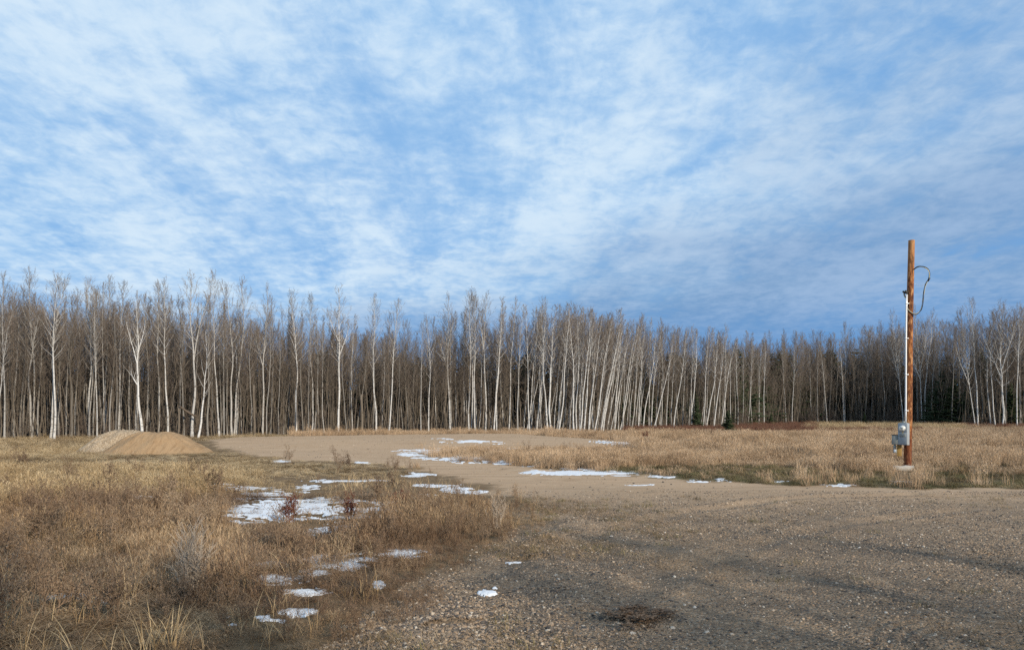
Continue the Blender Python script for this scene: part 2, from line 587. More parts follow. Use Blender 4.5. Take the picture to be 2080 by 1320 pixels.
def _stone(w, b):
    r = w.n('ShaderNodeObjectInfo').outputs['Random']
    setc(w, b, w.ramp(r, [(0, (.042, .038, .037)), (.3, (.10, .086, .075)), (.55, (.19, .145, .105)), (.78, (.29, .205, .135)), (.93, (.37, .29, .21)), (1, (.52, .47, .40))]))


M['stone'] = material('gravel_stones', _stone, .8, .3)


def _snow(w, b):
    pos = w.n('ShaderNodeNewGeometry').outputs['Position']
    n = w.noise(pos, 6, 4, .6)
    setc(w, b, w.mix(w.step(w.noise(pos, 22, 4, .7), .58, .75), w.mix(n, (.60, .62, .65), (.74, .755, .78)), (.46, .42, .37)))
    bump(w, b, w.noise(pos, 30, 4, .7), .5, .02)


M['snow'] = material('old_snow', _snow, .75, .3)


def _needles(w, b):
    oi = w.n('ShaderNodeObjectInfo')
    pos = w.n('ShaderNodeNewGeometry').outputs['Position']
    setc(w, b, w.mix(w.noise(pos, 3, 3, .6), (.016, .028, .014), (.055, .078, .036)))


M['needles'] = material('spruce_needles', _needles, .8)


def _pile(tan):
    def fn(w, b):
        pos = w.n('ShaderNodeNewGeometry').outputs['Position']
        tc = w.n('ShaderNodeTexCoord').outputs['Object']
        n = w.noise(pos, 2.0, 5, .65)
        fine = w.noise(pos, 45, 4, .75)
        v = w.n('ShaderNodeTexVoronoi', {'Vector': pos, 'Scale': 26.0})
        cell = w.n('ShaderNodeSeparateColor', {0: v.outputs['Color']}).outputs[0]
        if tan:
            c = w.mix(n, (.29, .185, .098), (.40, .275, .160))
            c = w.mix(w.math('MULTIPLY', w.step(fine, .45, .8), .4), c, (.47, .34, .22))
            run = w.noise(w.n('ShaderNodeMapping', {'Vector': pos, 'Scale': (7.5, 1.0, 1.4)}).outputs[0], 1.0, 4, .6)
            c = w.mix(w.math('MULTIPLY', w.step(run, .48, .66), .55), c, (.22, .135, .070))
            c = w.mix(w.math('MULTIPLY', w.step(w.noise(pos, 9, 5, .7), .58, .72), .6), c, (.48, .37, .26))
            bump(w, b, w.math('ADD', w.math('ADD', fine, n), run), .8, .04)
        else:
            c = w.ramp(cell, [(0, (.25, .178, .112)), (.4, (.38, .285, .185)), (.75, (.45, .345, .23)), (1, (.55, .45, .33))])
            bump(w, b, w.math('ADD', v.outputs['Distance'], fine), .8, .04)
        setc(w, b, c)
    return fn


M['sand'] = material('tan_sand', _pile(True), .95, .15)
M['pea_gravel'] = material('grey_gravel_heap', _pile(False), .9, .2)


def _pole(w, b):
    tc = w.n('ShaderNodeTexCoord').outputs['Object']
    fl = w.noise(w.n('ShaderNodeMapping', {'Vector': tc, 'Scale': (20, 20, 4.5)}).outputs[0], 1, 4, .7)
    lg = w.noise(w.n('ShaderNodeMapping', {'Vector': tc, 'Scale': (5, 5, 1.1)}).outputs[0], 1, 4, .6)
    c = w.mix(w.step(lg, .40, .60), (.31, .115, .036), (.135, .044, .018))
    c = w.mix(w.math('MULTIPLY', w.step(fl, .52, .62), .8), c, (.50, .27, .12))
    c = w.mix(w.math('MULTIPLY', w.step(fl, .48, .40), .9), c, (.055, .021, .011))
    z = w.n('ShaderNodeSeparateXYZ', {0: tc}).outputs[2]
    c = w.mix(w.math('MULTIPLY', w.step(z, 5.9, 7.1), .5), c, (.44, .25, .115))      # bleached, split head of the pole
    c = w.mix(w.math('MULTIPLY', w.step(w.math('ADD', z, w.math('MULTIPLY', lg, .4)), 1.6, 1.0), .6), c, (.105, .026, .013))  # treated butt
    setc(w, b, c)
    bump(w, b, w.math('ADD', fl, lg), .7, .02)


M['pole'] = material('treated_pole_wood', _pole, .8, .25)


def plain(name, c, rough=.6, metal=0.0, spec=.4, vary=.12, scale=9.0):
    def fn(w, b):
        tc = w.n('ShaderNodeTexCoord').outputs['Object']
        n = w.noise(tc, scale, 4, .65)
        setc(w, b, w.mix(n, tuple(x * (1 - vary) for x in c), tuple(min(1, x * (1 + vary)) for x in c)))
        b.inputs['Metallic'].default_value = metal
    return material(name, fn, rough, spec)


M['cabinet'] = plain('grey_painted_steel', (.30, .335, .36), .5, 0, .45, .08)
M['cabinet_dark'] = plain('grey_painted_box', (.235, .255, .245), .55, 0, .4, .1)
M['conduit'] = plain('galvanised_conduit', (.78, .80, .82), .42, .35, .5, .06)
M['black'] = plain('black_insulation', (.018, .018, .019), .5)
M['ivory'] = plain('pale_yellow_insulation', (.62, .58, .40), .55)
M['band'] = plain('rusty_band', (.085, .022, .013), .7)
M['board'] = plain('yellow_treated_board', (.40, .25, .085), .85, 0, .2, .25, 14)
M['dial'] = plain('dial_face', (.74, .75, .70), .5)
M['brass'] = plain('brass_seal', (.60, .47, .14), .4, .6)
M['log'] = plain('weathered_log', (.40, .365, .32), .9, 0, .2, .35, 16)
M['log_end'] = plain('dark_log_end', (.11, .085, .065), .9, 0, .2, .3, 20)


def _glass(w, b):
    setc(w, b, (.90, .94, .92))
    b.inputs['Alpha'].default_value = .16


M['glass'] = material('meter_glass', _glass, .05, .5)


# ---------------------------------------------------------------- the ground: one sheet to the horizon
def build_ground():
    ucore = np.arange(-0.86, 0.8601, 0.0062)
    near = np.exp(np.arange(math.log(4.2), math.log(14), 0.0050))
    mid = np.exp(np.arange(math.log(14), math.log(150), 0.0105))
    rows = np.concatenate([[-900, -300, -120, -60, -30, -15, -6, 0, 2.5, 3.5], near, mid, [165, 190, 240, 330, 500, 900, 1800, 4000]])
    outer = np.array([1.0, 1.3, 2.0, 3.5])
    us = np.concatenate([-outer[::-1], ucore, outer])
    W = np.maximum(rows, 4.0)
    X = us[None, :] * W[:, None]
    Y = np.repeat(rows[:, None], len(us), 1)
    far = np.array([1500., 4000.])
    Xl = -(far[::-1][None, :] + np.abs(X[:, :1]) * 1.0)
    Xr = (far[None, :] + np.abs(X[:, -1:]) * 1.0)
    X = np.hstack([Xl, X, Xr])
    Y = np.hstack([Y[:, :2], Y, Y[:, :2]])
    sh = X.shape
    x, y = X.ravel(), Y.ravel()
    z = ground_z(x, y)
    sd = poly_sd(x, y, GRAVEL)
    wob = (fbm(x * 1.1, y * 1.1, 4, 21) - .5) * 1.3 + (fbm(x * 5, y * 5, 3, 22) - .5) * .5
    wob *= np.clip(y / 9, .45, 1.6)
    grav = sstep(-.35, .35, sd + wob)
    # weedy strip of the drive near the camera: thatch patches over the gravel
    patch = fbm(x * .8 + 3, y * .8, 4, 40)
    nearstrip = sstep(3.2, .6, sd) * sstep(13, 9, y) * (y > 0)
    grav = grav * (1 - .8 * nearstrip * sstep(.46, .60, patch))
    coarse = sstep(19, 8, y) * np.where(y < 2, .6, 1)
    xi = CX + F * x / np.maximum(y, 1)
    fd = front(xi)
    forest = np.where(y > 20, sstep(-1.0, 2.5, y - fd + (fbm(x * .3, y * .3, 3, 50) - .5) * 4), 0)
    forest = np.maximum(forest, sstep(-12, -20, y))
    green = np.where((y > 12) & (y < 30) & (x > 2), sstep(-2.6, -.3, sd) * sstep(.5, 0, sd), 0)
    me_b = MB()
    me_b.add(np.stack([x, y, z], 1))
    nr, nc = sh
    i = np.arange(nr - 1)[:, None] * nc
    j = np.arange(nc - 1)[None, :]
    me_b.q.append(np.stack([i + j, i + j + 1, i + nc + j + 1, i + nc + j], -1).reshape(-1, 4))
    me = me_b.mesh('ground', M['ground'])
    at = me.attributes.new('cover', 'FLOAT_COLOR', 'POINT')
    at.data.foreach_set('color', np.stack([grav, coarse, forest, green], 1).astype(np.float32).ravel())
    tag(obj('ground', me), 'gravel drive, sandy pad and thatch ground reaching under the woods', None, None, 'structure')


build_ground()

# ---------------------------------------------------------------- snow left lying in patches
SNOW = [(560, 1030, 95, 13), (495, 1047, 40, 14), (640, 1033, 90, 10), (770, 1028, 75, 7), (700, 1045, 70, 8), (655, 1080, 34, 7), (690, 1070, 40, 6), (600, 1024, 130, 9), (740, 1034, 110, 9), (540, 1042, 80, 13),
        (500, 990, 70, 4), (560, 1001, 45, 4), (455, 985, 45, 3), (620, 988, 22, 4), (850, 963, 25, 3), (930, 995, 24, 4), (890, 986, 34, 2.5),
        (965, 998, 20, 3), (870, 1006, 30, 2.5), (280, 1011, 45, 5), (205, 1021, 34, 4), (700, 975, 60, 2), (570, 936, 14, 2.5), (735, 941, 14, 1.8),
        (640, 1137, 30, 8), (725, 1138, 44, 6), (805, 1128, 46, 7), (640, 1167, 26, 5), (560, 1180, 48, 8), (690, 1155, 40, 6), (300, 1185, 32, 4.5),
        (140, 1212, 66, 6), (190, 1226, 20, 4), (50, 1218, 30, 4), (770, 1190, 9, 6), (520, 1258, 40, 6), (605, 1246, 28, 5), (480, 1270, 22, 5),
        (565, 1310, 13, 5), (990, 1207, 14, 3.6), (1002, 1198, 9, 3), (1042, 1142, 11, 2), (540, 1150, 30, 5), (620, 1205, 40, 6), (420, 1110, 20, 3),
        (862, 917, 44, 5.5), (832, 920, 17, 2), (930, 930, 62, 3.6), (1000, 938, 54, 3), (1085, 945, 24, 2.5), (1160, 957, 70, 4.4), (1225, 962, 76, 3.6),
        (1160, 961, 60, 2), (1330, 968, 24, 2), (1362, 971, 15, 2.2), (1405, 973, 13, 2), (1465, 975, 9, 3.2), (1440, 979, 30, 1.3), (1268, 900, 40, 3.2), (1225, 897, 30, 1.5),
        (960, 895, 44, 1.6), (990, 909, 46, 2), (1050, 906, 30, 1.5), (910, 891, 24, 1), (1108, 882.5, 60, 1), (1590, 978, 12, 2), (1700, 985, 26, 1.3), (1830, 978, 16, 2), (1300, 985, 20, 1)]


def build_snow():
    ys = np.concatenate([np.arange(880, 930, .5), np.arange(930, 1010, .9), np.arange(1010, 1325, 1.7)])
    xs = np.arange(0, 1900, 2.2)
    XI, YI = np.meshgrid(xs, ys)
    m = np.full(XI.shape, -9.0)
    for (a, b, rx, ry) in SNOW:
        m = np.maximum(m, 1 - np.sqrt(((XI - a) / (rx * 1.35)) ** 2 + ((YI - b) / (ry * 1.35)) ** 2))
    D = F * EYE / (YI - HY)
    # the pad is raised: step the ray down on to it
    for _ in range(3):
        X = (XI - CX) / F * D
        pad = 0.28 * sstep(33, 43, D) * sstep(-2.2, 1.2, poly_sd(X, D, GRAVEL))
        D = F * (EYE - pad) / (YI - HY)
    X = (XI - CX) / F * D
    far = sstep(17, 21, D)                      # broader shapes on the far drive and pad

    def field(k, sd):
        a = fbm(X * 1.3 * k + D * .4 * k, D * 1.9 * k, 4, 60 + sd)
        b = fbm(X * 3.7 * k, D * 6.1 * k + X * k, 4, 61 + sd)
        c = fbm(X * 13 * k + D * 3 * k, D * 17 * k, 3, 63 + sd)
        return (a - .5) * 3.2 + (b - .5) * 3.2 + (c - .5) * 2.2
    h = m * .85 - .16 + field(1.0, 0) * (1 - far) + field(.45, 5) * far
    h = np.where(m < -.15, -1, h)
    z = ground_z(X.ravel(), D.ravel()).reshape(X.shape)
    zz = z + np.where(h > 0, .004 + .011 * np.sqrt(np.clip(h, 0, 1)), -.012)
    nr, nc = X.shape
    keep = (h[:-1, :-1] > 0) | (h[1:, :-1] > 0) | (h[:-1, 1:] > 0) | (h[1:, 1:] > 0)
    I, J = np.nonzero(keep)
    a = I * nc + J
    q = np.stack([a + nc, a + nc + 1, a + 1, a], 1)
    used, inv = np.unique(q.ravel(), return_inverse=True)
    b = MB()
    b.add(np.stack([X.ravel(), D.ravel(), zz.ravel()], 1)[used], inv.reshape(-1, 4))
    tag(b.build('snow', M['snow']), 'thin patches of old snow lying in the grass and along the drive', None, None, 'stuff')


build_snow()


# ---------------------------------------------------------------- trees
def unit(v):
    return v / (math.sqrt(v[0] * v[0] + v[1] * v[1] + v[2] * v[2]) + 1e-12)


def perp(d, r):
    v = r.normal(0, 1, 3)
    return unit(v - d * (v[0] * d[0] + v[1] * d[1] + v[2] * d[2]))


def limb(p0, d, L, r, n=5, up=.25, wob=.08):
    """curved path that turns upward"""
    pts = [p0]
    d = d.copy()
    for _ in range(n - 1):
        d = unit(d + np.array([0, 0, up / n]) + r.normal(0, wob, 3))
        pts.append(pts[-1] + d * L / (n - 1))
    return np.array(pts)


def twigs(C, path, L, r, n2, n3, rad, lmin=.25, up=.35, spread=(.5, 1.0), len2=.42):
    n = len(path) - 1
    for k in range(n2):
        s = lmin + (1 - lmin) * (k + r.uniform(0, .9)) / n2
        s = min(s, .98)
        i = min(int(s * n), n - 1)
        f = s * n - i
        p = path[i] * (1 - f) + path[i + 1] * f
        d0 = unit(path[i + 1] - path[i])
        d = unit(d0 + perp(d0, r) * r.uniform(*spread) + np.array([0, 0, .15]))
        l2 = L * len2 * (1.15 - .7 * s) * r.uniform(.6, 1.25)
        tp = limb(p, d, l2, r, 3, up, .12)
        C.seg(tp[0], tp[1], rad, rad * .75)
        C.seg(tp[1], tp[2], rad * .75)
        for _ in range(n3):
            s3 = r.uniform(.2, 1)
            q = tp[0] * (1 - s3) + tp[2] * s3 if s3 < .5 else tp[1] * (2 - 2 * s3) + tp[2] * (2 * s3 - 1)
            d3 = unit(unit(tp[2] - tp[0]) + perp(d, r) * r.uniform(.4, 1.1) + np.array([0, 0, .15]))
            l3 = max(.12, l2 * r.uniform(.25, .6))
            C.seg(q, q + d3 * l3, rad * .62)


def make_tree(seed, H=12., r0=.11, cb=.45, nb=34, wide=.17, ang=(58, 26), wig=.012, n2=7, n3=5, fork=None, dead=8, trad=.0075, topn=.97,
              bark='bark', twig='twig', bend=0.0, lowlen=1.0, sides=7):
    r = np.random.default_rng(seed)
    T, C = MB(), MB()
    n = 14
    t = np.linspace(0, 1, n)
    ph = r.uniform(0, 6.28, 4)
    wx = wig * H * (np.sin(t * 3.1 + ph[0]) - np.sin(ph[0]) + .6 * (np.sin(t * 8 + ph[1]) - np.sin(ph[1])) + .25 * (np.sin(t * 21 + ph[2]) - math.sin(ph[2])))
    wy = wig * H * (np.sin(t * 3.4 + ph[2]) - np.sin(ph[2]) + .6 * (np.sin(t * 7 + ph[3]) - np.sin(ph[3])))
    path = np.stack([wx + bend * H * t * (1 - t) * 2, wy, H * t], 1)
    rad = r0 * .9 * (1 - t) ** 1.2 + .008
    rad[0] *= 1.25
    path[0, 2] = -.15
    T.tube(path, rad, sides)
    stems = [(path, rad, cb, topn, nb)]
    if fork:
        for (ft, fa, faz, fl) in fork:
            i = int(ft * (n - 1))
            d = np.array([math.sin(fa) * math.cos(faz), math.sin(fa) * math.sin(faz), math.cos(fa)])
            fp = limb(path[i], d, H * fl, r, 9, .55, .05)
            fr = rad[i] * .72 * (1 - np.linspace(0, 1, 9)) ** .8 + .008
            T.tube(fp, fr, 6)
            stems.append((fp, fr, .22, .97, int(nb * .55)))
    for (sp, sr, c0, c1, cnt) in stems:
        m = len(sp) - 1
        SL = np.linalg.norm(sp[-1] - sp[0])
        az = r.uniform(0, 6.28)
        for k in range(cnt):
            s = c0 + (c1 - c0) * ((k + r.uniform(0, 1)) / cnt) ** .9
            i = min(int(s * m), m - 1)
            f = s * m - i
            p = sp[i] * (1 - f) + sp[i + 1] * f
            rr = sr[i] * (1 - f) + sr[i + 1] * f
            u = (s - c0) / (c1 - c0)
            az += 2.4 + r.normal(0, .5)
            a = R(ang[0] * (1 - u) + ang[1] * u) * r.uniform(.8, 1.2)
            d = np.array([math.sin(a) * math.cos(az), math.sin(a) * math.sin(az), math.cos(a)])
            prof = (.55 * lowlen + .55 * math.sin(min(1, u * 1.5) * math.pi * .5)) * (1 - u ** 2.2 * .72)
            L = H * wide * prof * r.uniform(.65, 1.2)
            bp = limb(p, d, L, r, 5, .75, .09)
            br = min(rr * .5, .005 + .008 * L)
            T.tube(bp, br * np.array([1, .8, .6, .42, .2]), 4)
            twigs(C, bp, L, r, n2, n3, trad)
        # leader tip
        twigs(C, sp[-4:], H * .10, r, 8, 3, trad, .2)
    for _ in range(dead):
        s = r.uniform(.08, cb)
        i = int(s * (n - 1))
        az = r.uniform(0, 6.28)
        a = R(r.uniform(50, 95))
        d = np.array([math.sin(a) * math.cos(az), math.sin(a) * math.sin(az), math.cos(a)])
        L = r.uniform(.3, 1.3)
        bp = limb(path[i], d, L, r, 4, .2, .12)
        C.tube(bp, [trad * 1.5, trad * 1.2, trad * .8, 0], 3, tip=True)
        twigs(C, bp, L, r, 3, 1, trad * .7)
    return T.mesh('trunk', M[bark]), C.mesh('crown', M[twig]), H


def make_shrub(seed, H=2.6, stems=16, spread=.5, twig='twig_brown', n2=6, n3=3, rad=.009):
    r = np.random.default_rng(seed)
    C = MB()
    for _ in range(stems):
        az, a = r.uniform(0, 6.28), abs(r.normal(0, spread))
        d = np.array([math.sin(a) * math.cos(az), math.sin(a) * math.sin(az), math.cos(a)])
        L = H * r.uniform(.6, 1.1)
        p = limb(np.array([r.normal(0, .18), r.normal(0, .18), -.05]), d, L, r, 6, .35, .08)
        C.tube(p, rad * np.array([1.5, 1.3, 1.1, .85, .6, .25]), 3)
        twigs(C, p, L * .7, r, n2, n3, rad * .6, .2)
    return C.mesh('branches', M[twig]), H


def make_spruce(seed, H=6., rw=.22, whorls=32, trunk=True):
    r = np.random.default_rng(seed)
    C, T = MB(), MB()
    T.tube(np.array([[0, 0, -.1], [0, 0, H * .5], [0, 0, H]]), [H * .014, H * .009, .006], 5)
    for k in range(whorls):
        u = (k + r.uniform(0, .6)) / whorls
        z = H * (.03 + .95 * u)
        L0 = H * rw * (1 - u) ** .85 + .06
        for b in range(8):
            az = r.uniform(0, 6.28)
            L = L0 * r.uniform(.65, 1.15)
            d = unit(np.array([math.cos(az), math.sin(az), -.18 + .5 * u]))
            p = limb(np.array([0, 0, z]), d, L, r, 4, .35, .05)
            C.tube(p, np.array([.05, .05, .035, .012]) * (L / 1.0 * .6 + .3), 3)
            for s in np.linspace(.15, 1, 9):
                i = min(int(s * 3), 2)
                q = p[i] + (p[i + 1] - p[i]) * (s * 3 - i)
                dd = unit(p[i + 1] - p[i])
                for sg in (-1, 1):
                    side = unit(np.array([dd[1], -dd[0], 0]) * sg + dd * .7 + r.normal(0, .2, 3) + np.array([0, 0, -.12]))
                    l2 = L * .34 * (1.2 - .7 * s) * r.uniform(.7, 1.2) + .05
                    C.seg(q, q + side * l2, l2 * .15 + .016)
    return T.mesh('trunk', M['bark_grey']), C.mesh('crown', M['needles']), H


TALL = [make_tree(100 + i, cb=.44 + .03 * (i % 4), nb=32 + 2 * (i % 4), wide=.165 + .014 * (i % 3), r0=.083 + .008 * (i % 3), wig=.010 + .003 * (i % 3),
                  ang=(50 - 3 * (i % 3), 22)) for i in range(8)]
TALL += [make_tree(120, cb=.45, nb=26, fork=[(.50, .50, 2.6, .20), (.55, .45, .4, .22), (.62, .4, 4.4, .2)]), make_tree(121, cb=.48, nb=26, fork=[(.50, .20, 3.3, .42)])]
SLIM = [make_tree(140 + i, r0=.058, cb=.46, nb=28, wide=.125, ang=(42, 20), wig=.008, bend=(.02, -.02, .035, 0., .05)[i], dead=6) for i in range(5)]
WIDE = [make_tree(160 + i, r0=.10, cb=.30, nb=38, wide=.24, ang=(62, 26), wig=.014, n2=8, fork=[(.42, .5, .3 + i, .42), (.5, .45, 3.2 + i, .40)]) for i in range(3)]
DENSE = [make_tree(180 + i, r0=.052, cb=.42, nb=30, wide=.145, ang=(50, 22), n2=6, n3=4, trad=.0080, bark='bark_grey', twig='twig_brown', wig=.014, dead=2, sides=5) for i in range(5)]
SAPL = [make_tree(200 + i, H=7., r0=.036, cb=.46, nb=18, wide=.17, ang=(42, 22), n2=4, n3=2, trad=.0065, bark='bark_grey', twig='twig_brown', wig=.022, dead=4, sides=4, bend=r_) for i, r_ in enumerate((0, .05, -.05, .09))]
BIRCH_SMALL = make_tree(220, H=8., r0=.085, cb=.30, nb=13, wide=.26, ang=(44, 22), n2=5, n3=3, wig=.012, bend=.05, dead=2)
BIRCH_FORK = make_tree(221, H=11., r0=.12, cb=.60, nb=16, wide=.16, n2=5, n3=3, ang=(34, 20), fork=[(.42, .75, 2.9, .12), (.60, .20, 2.7, .33), (.66, .22, .3, .24)], dead=3)
SHRUB = [make_shrub(240 + i) for i in range(4)]
SHRUB_RED = [make_shrub(250 + i, 1.5, 18, .55, 'twig_red', 5, 2, .014) for i in range(3)]
SPRUCE = [make_spruce(260 + i, 6., .22 + .03 * i) for i in range(3)]

_H = {}
for v in TALL + SLIM + WIDE + DENSE + SAPL + [BIRCH_SMALL, BIRCH_FORK] + SPRUCE:
    _H[id(v)] = v[2]


def put_tree(name, var, x, depth, ytop, label, cat, group=None, tone=0., xtop=None, fat=1., spin=None, D=None, crown='crown'):
    """a tree at pixel column x, `depth` metres behind the wood's front, its tip at pixel (xtop, ytop)"""
    D = (front(x) if D is None else D) + depth
    X = px_d(x, D)
    z = gz(X, D)
    H = EYE + (HY - ytop) / F * D - z
    dx = 0 if xtop is None else (xtop - x) / F * D
    lean = math.atan2(dx, H)
    s = math.hypot(H, dx) / var[2]
    o = empty(name, (X, D, z), label, cat, group)
    rot = Matrix.Rotation(lean, 4, 'Y') @ Matrix.Rotation(rng.uniform(0, 6.28) if spin is None else spin, 4, 'Z')
    o.rotation_euler = rot.to_euler()
    o.scale = (s * fat, s * fat, s)
    tr = obj('trunk', var[0], o)
    tr['tone'] = float(tone)
    if var[1] is not None:
        obj(crown, var[1], o)
    return o


